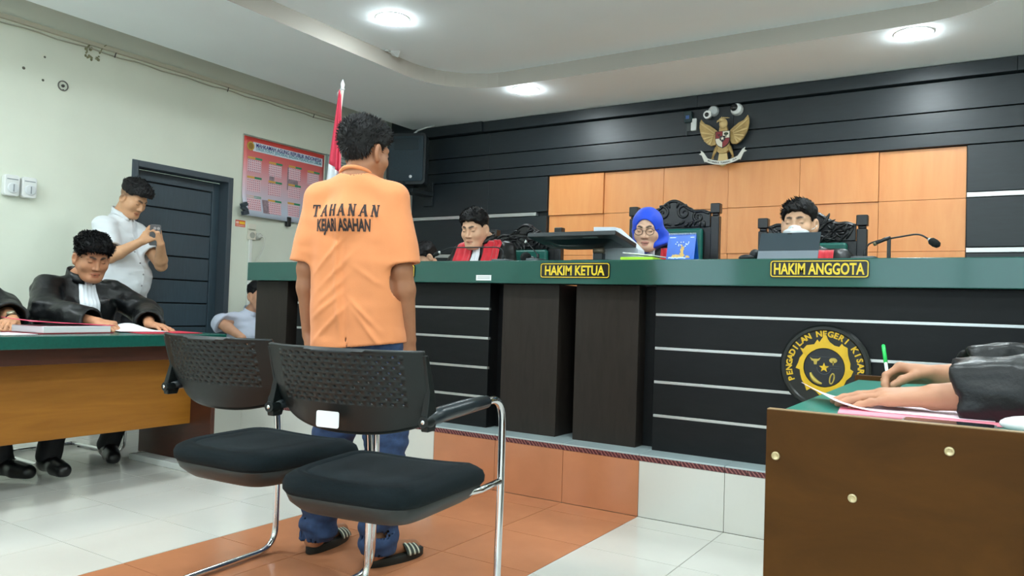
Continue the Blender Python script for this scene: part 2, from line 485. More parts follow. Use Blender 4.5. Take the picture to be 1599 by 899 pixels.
for i in range(len(pxs) - 1):
    x0, x1 = pxs[i], pxs[i + 1]
    red = PX0 - .01 < x0 < PX1 - .01
    bb = MB(); bb.box(x0 + .001, x1 - .001, 3.3605, 3.368, 0.001, 0.256); put('riser_tile', bb, M_TERRA if red else M_TILE, pf, bevel=0.001)
    bb = MB(); bb.box(x0 + .001, x1 - .001, 3.36, 3.76, ZP - 0.008, ZP); put('tread_tile', bb, M_TREAD, pf, bevel=0.0015)
bm_ = mesh_from(MB().box(0.0012, 0.0988, 3.3595, 3.368, 0.2575, 0.2805), 'border_tile'); bm_.materials.append(M_BORDER)
for i in range(int((XR + 4.8) / 0.1)):
    o = bpy.data.objects.new('border_tile', bm_); COL.objects.link(o); o.parent = pf; o.location = (-4.8 + 0.005 + 0.1 * i, 0, 0)
b = MB(); b.box(-4.8, XR, 3.76, YB, ZP - 0.008, ZP); put('platform_floor', b, M_TILE, pf)
b = MB(); b.box(-4.803, -4.797, 3.368, YB, 0, ZP); put('platform_side', b, M_TILE, pf)

# ------------------------------------------------------------------ door in the left wall
M_DOOR = mat('door_blue_black_paint', (56, 72, 82), 0.42, noise=(8, 0.1), stretch=(1, 8, 1))
M_DFR = mat('door_frame_dark', (66, 76, 84), 0.5)
dr = bpy.data.objects.new('door_1', None); COL.objects.link(dr); dr.location = (XL, 3.94, 0); dr['kind'] = 'structure'
b = MB(); D0, D1, DZ = 3.47, 4.41, 2.018
b.box(XL - 0.12, XL + 0.012, D0, D0 + 0.05, 0, DZ); b.box(XL - 0.12, XL + 0.012, D1 - 0.05, D1, 0, DZ); b.box(XL - 0.12, XL + 0.012, D0 + .05, D1 - .05, DZ - 0.05, DZ)
put('door_frame', b, M_DFR, dr, bevel=0.004)
xb = XL - 0.115
b = MB(); b.box(xb - 0.04, xb - 0.012, D0 + .05, D1 - .05, 0, DZ - .05); put('door_backing', b, mat('door_groove_black', (14, 16, 18), 0.7), dr)
dy0, dy1 = D0 + .052, D1 - .052
b = MB(); b.box(xb - 0.012, xb + 0.012, dy0, dy0 + .075, .005, DZ - .055); b.box(xb - 0.012, xb + 0.012, dy1 - .075, dy1, .005, DZ - .055)
b.box(xb - 0.012, xb + 0.012, dy0 + .075, dy1 - .075, DZ - .135, DZ - .055); put('door_stile', b, M_DOOR, dr, bevel=0.003)
zt = DZ - .14
while zt > 0.15:
    z0 = max(zt - 0.192, 0.01)
    bb = MB(); bb.box(xb - 0.014, xb + 0.009, dy0 + .079, dy1 - .079, z0, zt - 0.006); put('door_board', bb, M_DOOR, dr, bevel=0.004)
    zt -= 0.196
b = MB(); b.box(xb + 0.012, xb + 0.02, dy0 + .02, dy0 + .05, .95, 1.1); b.tube([(xb + 0.02, dy0 + .035, 1.03), (xb + .06, dy0 + .035, 1.03), (xb + .06, dy0 + .14, 1.03)], .008, 8)
put('door_handle', b, mat('chrome', (225, 225, 228), 0.12, 1.0), dr, True)
# ------------------------------------------------------------------ the judges' bench
M_BENCH = wood('bench_dark_wood', (15, 17, 19), (22, 24, 26), 0.42, (1.2, 1, 5), sc=7)
M_BENCH2 = wood('bench_pillar_wood', (37, 32, 29), (46, 40, 36), 0.42, (5, 1, 0.8), sc=7)
M_VOID = mat('bench_inner_black', (9, 9, 11), 0.6)
M_GREEN = mat('green_glossy_counter', (36, 84, 76), 0.10, noise=(4, 0.06), coat=0.1, spec=.4)
BY = 3.50
for _m in (M_BENCH, M_BENCH2): _m.node_tree.nodes['Principled BSDF'].inputs['Specular IOR Level'].default_value = .22
bench = thing('judges_bench', 'long dark wooden judges bench with glossy green counter and silver strips', 'judges bench', (-1.87, 3.6, ZP))
def part(name, x0, x1, y0, y1, z0, z1, m, p, bevel=0.002, **k):
    return put(name, MB().box(x0, x1, y0, y1, z0, z1), m, p, bevel=bevel, **k)
CZ0, CZ1 = 1.075, 1.196
def mir(x0, x1): return [(x0, x1), (-3.74 - x1, -3.74 - x0)]
for x0, x1 in mir(-4.265, -3.96) + mir(-2.265, -1.92):
    part('pillar', x0, x1, BY, BY + 0.14 if x0 < -3 or x0 > 0 else BY + 0.42, ZP, CZ0, M_BENCH2, bench, 0.003)
for x0, x1 in mir(-3.96, -3.86) + mir(-2.35, -2.265):
    part('recess_panel', x0, x1, BY + 0.09, BY + 0.11, ZP, CZ0, M_BENCH, bench, 0)
strips = [0.936, 0.775, 0.614, 0.454]
for x0, x1 in mir(-3.86, -2.35):
    part('panel_backing', x0, x1, BY + 0.025, BY + 0.11, ZP, CZ0, M_VOID, bench, 0)
    edges = [CZ0] + strips + [ZP]
    for i in range(5):
        part('panel_board', x0, x1, BY, BY + 0.03, edges[i + 1] + (0.007 if i < 4 else 0.0), edges[i] - (0.007 if i else 0), M_BENCH, bench, 0.0015)
    for z in strips:
        part('metal_strip', x0 + .003, x1 - .003, BY - 0.003, BY + 0.02, z - 0.0065, z + 0.0065, M_ALU, bench, 0.0015)
part('inner_panel', -1.92, -1.82, BY + 0.40, BY + 0.42, ZP, CZ0, M_VOID, bench, 0)
part('counter_fascia', -4.275, 0.535, 3.425, 3.455, CZ0, CZ1, M_GREEN, bench, 0.004)
part('counter_top', -4.275, 0.535, 3.455, 3.86, CZ1 - 0.03, CZ1 - 0.001, M_GREEN, bench, 0.002)
part('counter_underside', -4.26, 0.52, 3.455, BY + .1, CZ0 + .001, CZ0 + .02, M_BENCH, bench, 0)
part('work_top', -4.26, 0.52, 3.86, 4.0, 1.02, 1.05, M_BENCH, bench, 0.002)
part('end_panel', -4.265, -4.235, BY + .14, 4.0, ZP, CZ0, M_BENCH, bench, 0.002)
part('end_panel', 0.495, 0.525, BY + .14, 4.0, ZP, CZ0, M_BENCH, bench, 0.002)

# --- signs fixed on the counter
M_PLATE = mat('sign_black', (16, 18, 16), 0.25)
M_GOLD = mat('sign_gold', (226, 196, 44), 0.35)
def sign(body, xc, zc, w, h, label, tw):
    t = thing('name_sign', label, 'sign', (xc, 3.424, zc - h / 2))
    b = MB(); b.prism(rrect(w, h, 0.012), (xc, 3.4245, zc), X, Z, 0.005); put('plate', b, M_PLATE, t)
    o = rrect(w - 0.006, h - 0.006, 0.012); i = rrect(w - 0.014, h - 0.014, 0.009)
    b = MB(); n = len(o); y = 3.4188
    b.add([(xc + p[0], y, zc + p[1]) for p in o] + [(xc + p[0], y, zc + p[1]) for p in i], [(k, (k + 1) % n, n + (k + 1) % n, n + k) for k in range(n)])
    put('border_line', b, M_GOLD, t)
    b = text_mb(body, 0.066, (xc, 3.4186, zc), X, Z, 0.0015, 0.0018, width=tw)
    put('lettering', b, M_GOLD, t)
sign('HAKIM KETUA', -1.795, 1.143, 0.392, 0.078, 'black plate with gold letters HAKIM KETUA on the green counter', 0.335)
sign('HAKIM ANGGOTA', -0.64, 1.151, 0.396, 0.076, 'black plate with gold letters HAKIM ANGGOTA near the round emblem', 0.36)
sign('HAKIM ANGGOTA', -3.02, 1.137, 0.396, 0.076, 'black gold bordered plate half hidden behind the man in orange', 0.36)
b = MB(); b.box(-2.394, -2.296, 3.4225, 3.4245, 1.089, 1.118)
tag(put('paper_sticker', b, mat('white_paper', (232, 236, 238), 0.6)), 'small white paper sticker on the green counter edge', 'sticker')
b = MB()
for z in (1.099, 1.107): b.box(-2.385, -2.305, 3.4218, 3.4224, z, z + 0.0025)
put('print', b, mat('print_grey', (150, 156, 160), 0.7), bpy.data.objects['paper_sticker'])

# --- round emblem leaning on the bench
ec = Vector((-0.617, 3.478, 0.735)); ER = 0.182
EM = thing('court_emblem', 'round black court emblem with gold flames and ring of gold letters', 'emblem', (ec.x, ec.y, ec.z - ER))
def disk_y(r0, profile, n=56):
    M = Matrix.Translation(ec) @ Matrix.Rotation(PI / 2, 4, 'X')      # local z -> world -y
    b = MB(); b.lathe(profile, (0, 0, 0), n, M); return b
M_EB = mat('emblem_black', (17, 21, 20), 0.3); M_EY = mat('emblem_gold', (214, 172, 22), 0.42, noise=(20, 0.08))
put('disk', disk_y(ER, [(0.001, -.018), (ER, -.018), (ER, 0), (ER - .008, .008), (ER - .02, .008), (ER - .026, .002), (0.001, .002)]), M_EB, EM, True, auto=0.5)
ex, ez = ec.x, ec.z; ey = ec.y - 0.003
word = 'PENGADILAN NEGERI KISARAN'
a0, a1 = math.radians(202), math.radians(-22)
for i, ch in enumerate(word):
    if ch == ' ': continue
    a = a0 + (a1 - a0) * i / (len(word) - 1)
    r = ER - 0.0385
    c = Vector((ex + r * math.cos(a), ey - .0005, ez + r * math.sin(a)))
    U = Vector((math.sin(a), 0, -math.cos(a))); W = Vector((math.cos(a), 0, math.sin(a)))
    put('letter', text_mb(ch, 0.034, c, U, W, 0.003, 0.0012), M_EY, EM)
# flame ring
ri = 0.083
flame = [(90, .157), (97, .128), (104, .132), (101, .116), (113, .112), (128, .126), (141, .139), (139, .122), (147, .107), (160, .112), (172, .113), (184, .125), (188, .104), (200, .107), (212, .112),
         (226, .118), (236, .134), (240, .112), (252, .112), (262, .128), (272, .139), (276, .115), (290, .110), (303, .120), (315, .135), (318, .112), (332, .105), (344, .118), (356, .124), (0, .108),
         (12, .112), (24, .112), (33, .118), (44, .138), (52, .132), (57, .137), (57, .115), (68, .108), (79, .118), (84, .132), (87, .150)]
fl_pts = [(math.radians(a), r) for a, r in flame]
fl_pts = [(a, ri + (r - ri) * .78) for a, r in fl_pts]
fl_pts.sort(key=lambda p: p[0] % (2 * PI))
b = MB(); n = len(fl_pts)
of = [(ex + r * math.cos(a), ez + r * math.sin(a)) for a, r in fl_pts]; inn = [(ex + ri * math.cos(a), ez + ri * math.sin(a)) for a, r in fl_pts]
for y, flip in ((ey - .0035, False),):
    b.add([(x, y, z) for x, z in of] + [(x, y - .0015, z) for x, z in inn] + [(x, ec.y, z) for x, z in of],
          [(k, (k + 1) % n, n + (k + 1) % n, n + k) for k in range(n)] + [(k, (k + 1) % n, 2 * n + (k + 1) % n, 2 * n + k) for k in range(n)])
put('flame_ring', b, M_EY, EM)
put('inner_disk', disk_y(ri, [(0.001, .006), (ri - .003, .006), (ri, .003), (ri, 0)]), mat('emblem_inner', (20, 24, 30), 0.35), EM, True, auto=0.5)
yi = ec.y - 0.0065
def star(cx, cz, r, k=5, ratio=.42):
    return [(cx + (r if i % 2 == 0 else r * ratio) * math.sin(PI * i / k), cz + (r if i % 2 == 0 else r * ratio) * math.cos(PI * i / k)) for i in range(2 * k)]
def flat(poly, y, m, name, p, t=0.002, parent=None):
    b = MB(); b.prism(poly, (0, y, 0), X, Z, t); return put(name, b, m, p)
M_EY2 = mat('emblem_pale_gold', (190, 165, 70), 0.45)
flat(star(ex, ez - .0, .021), yi, M_EY, 'star', EM)
flat([(ex - .058, ez + .042), (ex - .05, ez + .028), (ex - .042, ez + .026), (ex - .040, ez + .012), (ex - .030, ez + .012), (ex - .028, ez + .026), (ex - .02, ez + .03), (ex - .014, ez + .042), (ex - .024, ez + .036), (ex - .046, ez + .035)], yi, M_EY2, 'bull_head', EM)
b = MB(); b.box(ex + .034, ex + .038, yi - .002, yi, ez + .012, ez + .03); b.prism([(ex + .036 + .016 * math.cos(a * PI / 6), ez + .032 + .011 * math.sin(a * PI / 6)) for a in range(12)], (0, yi, 0), X, Z, .002); put('tree', b, M_EY2, EM)
b = MB(); b.tube(arc((ex, yi, ez - .014), .055, math.radians(190), math.radians(262), 10), [.004 + .005 * math.sin(PI * i / 10) for i in range(11)], 6); put('rice_ear', b, M_EY2, EM, True)
b = MB()
b.tube([(ex + .032 + .009 * math.cos(t), yi, ez - .045 + .02 * math.sin(t) - .0 + .009 * math.cos(t)) for t in [2 * PI * i / 14 for i in range(15)]], .0028, 6); put('chain', b, M_EY2, EM, True)
b = MB(); 
for dz in (.045, .008, -.002): 
    b.box(ex - .06 if dz > .02 else ex + .01, ex + .06, yi - .001, yi, ez + dz, ez + dz + .0012)
b.tube(arc((ex, yi, ez), .028, PI, 2 * PI, 14), .0015, 5)
put('shield_line', b, mat('emblem_grey', (70, 76, 84), 0.5), EM)

# ------------------------------------------------------------------ eagle crest high on the back wall
eg = Vector((-1.957, YB - .058, 2.42))
EG = thing('eagle_crest', 'golden eagle crest with shield and white ribbon on the black wall', 'crest', eg)
M_EG = mat('crest_gold', (178, 148, 92), 0.42, 0.25, noise=(30, 0.15)); M_EG2 = mat('crest_gold_light', (206, 178, 122), 0.42, 0.25)
def ep(u, v, d=0.0): return Vector((eg.x + u, eg.y - d, eg.z + v))
def eprism(poly, d0, t, m, name, parent=EG):
    b = MB(); b.prism(poly, (eg.x, eg.y - d0, eg.z), X, Z, t); return put(name, b, m, parent, bevel=0.0015, seg=1)
for s in (-1, 1):
    wing = [(.035, .055), (.075, .09), (.12, .125), (.165, .145), (.188, .172), (.197, .185), (.206, .16), (.209, .12), (.203, .08), (.19, .04), (.165, -.005), (.135, -.035), (.105, -.05), (.07, -.045), (.05, -.01)]
    wo = eprism([(s * u, v) for u, v in wing], 0.0, 0.02, M_EG, 'wing')
    # feathers as ridged blades fanning from the wing's root
    def inside(p):
        c = False
        for i in range(len(wing)):
            (x1, y1), (x2, y2) = wing[i], wing[i - 1]
            if (y1 > p.y) != (y2 > p.y) and p.x < (x2 - x1) * (p.y - y1) / (y2 - y1) + x1: c = not c
        return c
    for k in range(11):
        t = k / 10
        root = Vector((.075 + .02 * t, .06 - .06 * t)); a = math.radians(50 - 120 * t); d = Vector((math.cos(a), math.sin(a)))
        L_ = .01
        while inside(root + d * (L_ + .004)) and L_ < .2: L_ += .004
        tip = root + d * (L_ + .004); nn = Vector((-d.y, d.x)); wd = .0075
        b = MB()
        poly = [root - nn * wd * .5, root + (tip - root) * .8 - nn * wd, tip, root + (tip - root) * .8 + nn * wd, root + nn * wd * .5]
        b.prism([(s * p.x, p.y) for p in poly], (eg.x, eg.y - .019, eg.z), X, Z, .005 + .002 * (k % 2))
        put('feather', b, M_EG2 if k % 2 else M_EG, wo, bevel=.0012, seg=1)
body = [(-.045, .03), (-.05, -.03), (-.06, -.09), (-.03, -.12), (0, -.125), (.03, -.12), (.06, -.09), (.05, -.03), (.045, .03), (.035, .07), (.03, .105), (-.03, .105), (-.035, .07)]
eprism(body, 0.005, 0.035, M_EG, 'body')
tail = [(-.03, -.1), (-.045, -.2), (-.02, -.225), (0, -.232), (.02, -.225), (.045, -.2), (.03, -.1)]
eprism(tail, 0.004, 0.024, M_EG2, 'tail')
b = MB(); b.ball(ep(0, .125, .035), (.036, .024, .044), 16, 10); b.ball(ep(-.012, .155, .042), (.026, .022, .022), 14, 8)
b.tube([ep(-.03, .153, .046), ep(-.047, .148, .046), ep(-.052, .136, .046)], [.010, .007, .002], 8)
for k in range(5): b.tube([ep(-.02 + .012 * k, .172, .04), ep(-.012 + .016 * k, .186 - .004 * k, .036)], [.006, .002], 6)
put('head', b, M_EG2, EG, True)
for s in (-1, 1):
    b = MB(); b.tube([ep(s * .05, -.07, .03), ep(s * .075, -.12, .03), ep(s * .085, -.15, .03)], [.018, .012, .008], 8)
    for q in (-1, 0, 1): b.tube([ep(s * .085, -.148, .03), ep(s * (.085 + .012 * q), -.168, .034)], [.005, .003], 5)
    put('claw', b, M_EG, EG, True)
sh = [(-.062, .062), (.062, .062), (.062, -.01), (.055, -.04), (.035, -.065), (0, -.082), (-.035, -.065), (-.055, -.04), (-.062, -.01)]
shield = eprism(sh, .04, .008, mat('shield_black', (22, 18, 18), .4), 'shield')
M_SR = mat('shield_red', (132, 36, 40), .5); M_SW = mat('shield_white', (226, 218, 200), .5)
def sp(poly, m, name, d=.048): b = MB(); b.prism(poly, (eg.x, eg.y - d, eg.z), X, Z, .002); put(name, b, m, shield)
sp([(-.057, .057), (-.002, .057), (-.002, .003), (-.057, .003)], M_SR, 'field'); sp([(.002, .057), (.057, .057), (.057, .003), (.002, .003)], M_SW, 'field')
sp([(-.057, -.001), (-.002, -.001), (-.002, -.076), (-.033, -.06), (-.05, -.04), (-.057, -.012)], M_SW, 'field'); sp([(.002, -.001), (.057, -.001), (.057, -.012), (.05, -.04), (.033, -.06), (.002, -.076)], M_SR, 'field')
sp([(-.024, .02), (.024, .02), (.024, -.01), (0, -.034), (-.024, -.01)], mat('shield_black', (22, 18, 18), .4), 'centre_shield', .050)
sp(star(0, -.002, .017), M_SW, 'star', .052)
sp([(-.045, .045), (-.036, .036), (-.024, .036), (-.015, .045), (-.02, .03), (-.027, .018), (-.033, .018), (-.04, .03)], mat('shield_dark_red', (70, 24, 26), .5), 'bull_head', .050)
b = MB(); b.prism([(.03 + .019 * math.cos(a * PI / 8), .036 + .012 * math.sin(a * PI / 8)) for a in range(16)], (eg.x, eg.y - .05, eg.z), X, Z, .002); b.box(eg.x + .027, eg.x + .033, eg.y - .052, eg.y - .05, eg.z + .01, eg.z + .028)
put('tree', b, mat('shield_tree', (54, 66, 44), .6), shield)
# ribbon
def rib(u): return -.205 + 1.9 * u * u
rb = []
top = [(u, rib(u) + .018) for u in [(-.15 + .3 * i / 16) for i in range(17)]]
bot = [(u * 1.04, rib(u) - .016) for u in [(.15 - .3 * i / 16) for i in range(17)]]
ro = eprism(top + bot, .045, .004, mat('ribbon_white', (222, 220, 210), .5), 'ribbon')
for s in (-1, 1):
    eprism([(s * .12, -.165), (s * .165, -.10), (s * .19, -.085), (s * .182, -.105), (s * .202, -.118), (s * .178, -.128), (s * .15, -.19)], .036, .006, mat('ribbon_white', (222, 220, 210), .5), 'ribbon_end')
motto = 'BHINNEKA TUNGGAL IKA'
b = MB()
for i, ch in enumerate(motto):
    if ch == ' ': continue
    u = -.115 + .23 * i / (len(motto) - 1)
    sl = math.atan(3.8 * u); Uv = Vector((math.cos(sl), 0, math.sin(sl))); Wv = Vector((-math.sin(sl), 0, math.cos(sl)))
    t = text_mb(ch, .017, ep(u, rib(u) + .001, .0495), Uv, Wv, .001, .0006); b.add(t.v, t.f)
put('lettering', b, mat('letter_black', (25, 25, 25), .6), ro)

# small devices over the crest
t = thing('air_freshener', 'small white wall dispenser with dark green window left of the crest', 'dispenser', (-2.27, YB, 2.53))
b = MB(); b.box(-2.262, -2.212, YB - .03, YB - .001, 2.53, 2.635); put('housing', b, mat('white_plastic', (226, 228, 226), .35), t, bevel=.006)
b = MB(); b.box(-2.318, -2.25, YB - .05, YB - .001, 2.60, 2.70); put('canister', b, mat('teal_black_plastic', (16, 44, 48), .3), t, bevel=.01)
b = MB(); b.box(-2.30, -2.27, YB - .052, YB - .049, 2.63, 2.66); put('window', b, mat('device_blue', (50, 90, 150), .3), t)
b = MB(); b.tube([(-2.30, YB - .02, 2.53), (-2.30, YB - .02, 2.49)], .006, 6); b.box(-2.30, -2.262, YB - .02, YB - .002, 2.53, 2.60); put('bracket', b, mat('device_dark', (60, 66, 66), .5), t)
M_WP = mat('white_plastic', (226, 228, 226), .35)
t = thing('dome_camera', 'white security camera with its lens arm turned down left, above eagle', 'camera', (-2.074, YB, 2.675))
b = MB(); M = Matrix.Translation((-2.068, YB - .003, 2.682)) @ Matrix.Rotation(PI / 2, 4, 'X'); b.lathe([(.001, 0), (.045, 0), (.045, .02), (.036, .034), (.001, .036)], n=24, M=M); put('mount', b, mat('camera_grey', (188, 192, 192), .4), t, True, auto=.6)
M = Matrix.Translation((-2.105, YB - .05, 2.645)) @ Matrix.Rotation(PI / 2, 4, 'X'); b = MB(); b.lathe([(.001, -.02), (.03, -.02), (.036, 0), (.034, .02), (.02, .026), (.001, .026)], n=24, M=M); put('housing', b, M_WP, t, True, auto=.6)
M = Matrix.Translation((-2.107, YB - .077, 2.642)) @ Matrix.Rotation(PI / 2, 4, 'X'); b = MB(); b.lathe([(.001, 0), (.019, 0), (.014, .004), (.001, .006)], n=20, M=M); put('lens', b, mat('lens_black', (12, 14, 16), .1), t, True)
t = thing('dome_camera', 'round white security camera facing forward with black lens, above right wing', 'camera', (-1.867, YB, 2.67))
b = MB(); M = Matrix.Translation((-1.867, YB - .003, 2.672)) @ Matrix.Rotation(PI / 2, 4, 'X'); b.lathe([(.001, 0), (.05, 0), (.052, .02), (.044, .05), (.03, .062), (.001, .066)], n=28, M=M); put('housing', b, M_WP, t, True, auto=.6)
M = Matrix.Translation((-1.878, YB - .0745, 2.680)) @ Matrix.Rotation(PI / 2, 4, 'X'); b = MB(); b.lathe([(.001, 0), (.031, -.002), (.026, .006), (.001, .01)], n=24, M=M); put('lens', b, mat('lens_black', (12, 14, 16), .1), t, True)

# ------------------------------------------------------------------ loudspeaker near the corner
t = thing('loudspeaker', 'black two way loudspeaker on a bracket in the back corner', 'loudspeaker', (-5.16, 6.05, 2.15))
rot = Matrix.Translation((-5.1, 6.0, 2.43)) @ Matrix.Rotation(math.radians(16), 4, 'Z')
M_SPK = mat('speaker_black', (26, 34, 38), .5); M_GRL = mat('speaker_grille', (28, 48, 58), .45, noise=(180, .35), bump=(260, .5))
def pr(poly, d0, t_, name, m, parent, bevel=.004):
    b = MB(); b.prism(poly, (0, 0, 0), X, Z, t_); b.v = [tuple(rot @ (Vector(p) - Vector((0, d0, 0)))) for p in b.v]; return put(name, b, m, parent, bevel=bevel)
b = MB(); b.loft([[rot @ Vector((x * k, y, z)) for x, z in rrect(.42, .52, .04, 4)] for y, k in ((-.02, .99), (.0, 1), (.2, .72))]); put('cabinet', b, M_SPK, t, True, auto=.6)
g = pr(rrect(.37, .46, .02, 4), .02, .012, 'grille', M_GRL, t)
pr(rrect(.27, .12, .02, 4, 0, .15), .031, .006, 'horn', mat('speaker_horn', (18, 36, 44), .4), t)
M = rot @ Matrix.Translation((.055, -.034, -.185)) @ Matrix.Rotation(PI / 2, 4, 'X'); b = MB(); b.lathe([(.001, 0), (.017, 0), (.015, .004), (.001, .005)], n=18, M=M); put('badge', b, mat('badge_silver', (214, 220, 222), .3), t, True)
b = MB(); b.box(-5.2, -5.06, 6.05, YB - .03, 2.10, 2.14); b.box(-5.16, -5.10, 5.93, 6.12, 2.10, 2.2); b.box(-5.19, -5.07, YB - .03, YB - .001, 2.0, 2.25); put('bracket', b, M_SPK, t, bevel=.004)
b = MB(); b.box(-5.29, -5.21, 5.9, 5.97, 2.125, 2.145); put('bracket_plate', b, mat('zinc', (150, 156, 156), .4, .6), t)
b = MB(); b.tube([(-5.08, 6.05, 2.69), (-5.06, 6.1, 2.74), (-5.03, 6.2, 2.79), (-5.0, 6.3, 2.825)], .009, 8); put('hanging_cable', b, mat('cable_white', (200, 204, 202), .5), t, True)
b = MB(); b.box(-5.42, -5.36, YB - .06, YB - .001, 1.93, 2.13); tag(put('conduit_box', b, mat('conduit_grey', (170, 176, 174), .5), bevel=.006), 'narrow grey conduit box under the loudspeaker in the corner', 'box')

# ------------------------------------------------------------------ flag on its pole
t = thing('flag_stand', 'red and white flag draped on a white pole behind the bench', 'flag', (-4.60, 4.3, ZP))
top = Vector((-4.338, 4.3, 2.60)); bot = Vector((-4.60, 4.3, ZP + .04))
b = MB(); b.cyl(bot, top, .013, 12); put('pole', b, mat('pole_white', (222, 218, 208), .35), t, True)
b = MB(); b.lathe([(.013, 0), (.02, .01), (.012, .02), (.018, .045), (.002, .085)], (top.x, top.y, top.z), 14); put('finial', b, mat('finial_white', (236, 238, 238), .3), t, True)
b = MB(); b.tube([(top.x, top.y - .012, top.z + .005), (top.x - .03, top.y - .02, top.z - .02), (top.x - .035, top.y - .02, top.z - .05)], .003, 5); put('tie_string', b, mat('finial_white', (236, 238, 238), .3), t, True)
b = MB(); b.lathe([(.16, 0), (.16, .02), (.05, .05), (.025, .12)], (bot.x, bot.y, ZP), 24); put('base', b, mat('chrome', (225, 225, 228), .12, 1.0), t, True)
NR, NC = 40, 36
def flagpt(i, j):
    s = i / (NR - 1); q = j / (NC - 1)
    L = top + (bot - top) * (s * .58) + Vector((-.012 * math.sin(PI * s), -.02, 0))
    wdt = .03 + .33 * s ** .9
    z = L.z - .05 * q * (1 - s) - .16 * q * s
    x = L.x + .0 + wdt * q * (.85 + .15 * math.cos(3 * q))
    y = L.y - .015 - .045 * math.sin(q * 4.2 * PI + s * 1.2) * (.15 + .85 * s) * (.3 + .7 * q)
    return (x, y, z)
cut = 17
for nm, r0, r1, m in (('red_band', 0, cut, mat('flag_red', (226, 52, 84), .6, sheen=.3)), ('white_band', cut, NR - 1, mat('flag_white', (230, 234, 240), .6, sheen=.3))):
    b = MB(); base = 0; rows = range(r0, r1 + 1)
    b.add([flagpt(i, j) for i in rows for j in range(NC)], [(a * NC + j, a * NC + j + 1, (a + 1) * NC + j + 1, (a + 1) * NC + j) for a in range(len(rows) - 1) for j in range(NC - 1)])
    put(nm, b, m, t, True, solid=.002)

# ------------------------------------------------------------------ things on the left wall
for yc, lb in ((2.594, 'white round-dialled wall dispenser, outer of the pair on the cream wall'), (2.706, 'white round-dialled wall dispenser, the one nearer the door')):
    t = thing('wall_dispenser', lb, 'dispenser', (XL, yc, 1.6))
    b = MB(); b.prism(rrect(.098, .145, .02, 4, yc, 1.673), (XL + .001, 0, 0), Yv, Z, .05); put('housing', b, M_WP, t, bevel=.008)
    M = Matrix.Translation((XL + .051, yc + .004, 1.655)) @ Matrix.Rotation(PI / 2, 4, 'Y'); b = MB(); b.lathe([(.001, 0), (.036, 0), (.036, .006), (.031, .01), (.001, .012)], n=28, M=M); put('dial', b, mat('dial_white', (214, 218, 220), .3), t, True, auto=.6)
    b = MB(); b.box(XL + .062, XL + .066, yc + .001, yc + .007, 1.63, 1.68); b.box(XL + .0505, XL + .053, yc - .035, yc + .035, 1.712, 1.718); put('marking', b, mat('dial_grey', (140, 146, 150), .5), t)
# big court calendar
CY0, CY1, CZB, CZT_ = 4.503, 5.475, 1.70, 2.42
cal = thing('wall_calendar', 'large red and white court calendar poster on the cream wall', 'calendar', (XL, 4.99, 1.7))
mc = mat('calendar_paper', (230, 225, 230), .35)
nt = mc.node_tree; bs = nt.nodes['Principled BSDF']
ge = nt.nodes.new('ShaderNodeTexCoord'); sx = nt.nodes.new('ShaderNodeSeparateXYZ'); mr = nt.nodes.new('ShaderNodeMapRange'); cr = nt.nodes.new('ShaderNodeValToRGB')
nt.links.new(ge.outputs['Object'], sx.inputs['Vector']); nt.links.new(sx.outputs['Z'], mr.inputs['Value'])
mr.inputs['From Min'].default_value = 0.0; mr.inputs['From Max'].default_value = .72; nt.links.new(mr.outputs['Result'], cr.inputs['Fac'])
el = cr.color_ramp.elements; el[0].position = .12; el[0].color = lin((196, 204, 220)); el[1].position = 1; el[1].color = lin((214, 70, 62))
e2 = el.new(.45); e2.color = lin((222, 176, 186)); e3 = el.new(.75); e3.color = lin((222, 110, 108))
nt.links.new(cr.outputs['Color'], bs.inputs['Base Color'])
# sheet with a curled lower left corner
b = MB(); NU, NV = 24, 14
def calpt(u, v):      # u along y, v up
    y = CY0 + (CY1 - CY0) * u; z = CZB + (CZT_ - CZB) * v
    curl = .05 * max(0, .25 - v) * max(0, 1 - 1.2 * u) * 4
    return Vector((XL + .012 + .01 * math.sin(5 * u) * (1 - v) + curl, y, z))
b.add([calpt(i / NU, j / NV) for j in range(NV + 1) for i in range(NU + 1)], [(j * (NU + 1) + i, j * (NU + 1) + i + 1, (j + 1) * (NU + 1) + i + 1, (j + 1) * (NU + 1) + i) for j in range(NV) for i in range(NU)])
put('sheet', b, mc, cal, True, solid=.002, loc=(XL, 4.99, 1.7))
def cpatch(u0, u1, v0, v1, d, m, name, parent=cal, seg=4):
    b = MB(); vs = []
    for j in range(3):
        for i in range(seg + 1): vs.append(calpt(u0 + (u1 - u0) * i / seg, v0 + (v1 - v0) * j / 2) + Vector((d, 0, 0)))
    b.add(vs, [(j * (seg + 1) + i, j * (seg + 1) + i + 1, (j + 1) * (seg + 1) + i + 1, (j + 1) * (seg + 1) + i) for j in range(2) for i in range(seg)])
    return put(name, b, m, parent)
hd = cpatch(.1, .975, .83, .945, .003, mat('calendar_header', (226, 232, 240), .4), 'header')
def ctext(s, size, u, v, m, width):
    p = calpt(u, v) + Vector((.006, 0, 0)); put('lettering', text_mb(s, size, p, Yv, Z, .0008, .0008, width=width), m, hd)
ctext('MAHKAMAH AGUNG REPUBLIK INDONESIA', .05, .545, .91, mat('calendar_blue', (54, 56, 130), .5), .80)
ctext('DIREKTORAT JENDERAL BADAN PERADILAN UMUM', .038, .545, .86, mat('calendar_teal', (120, 176, 190), .5), .80)
M = Matrix.Translation(calpt(.072, .885) + Vector((.004, 0, 0))) @ Matrix.Rotation(PI / 2, 4, 'Y'); b = MB(); b.lathe([(.001, 0), (.04, 0), (.04, .002), (.001, .002)], n=24, M=M); sl = put('seal', b, mat('seal_gold', (202, 164, 62), .4), cal)
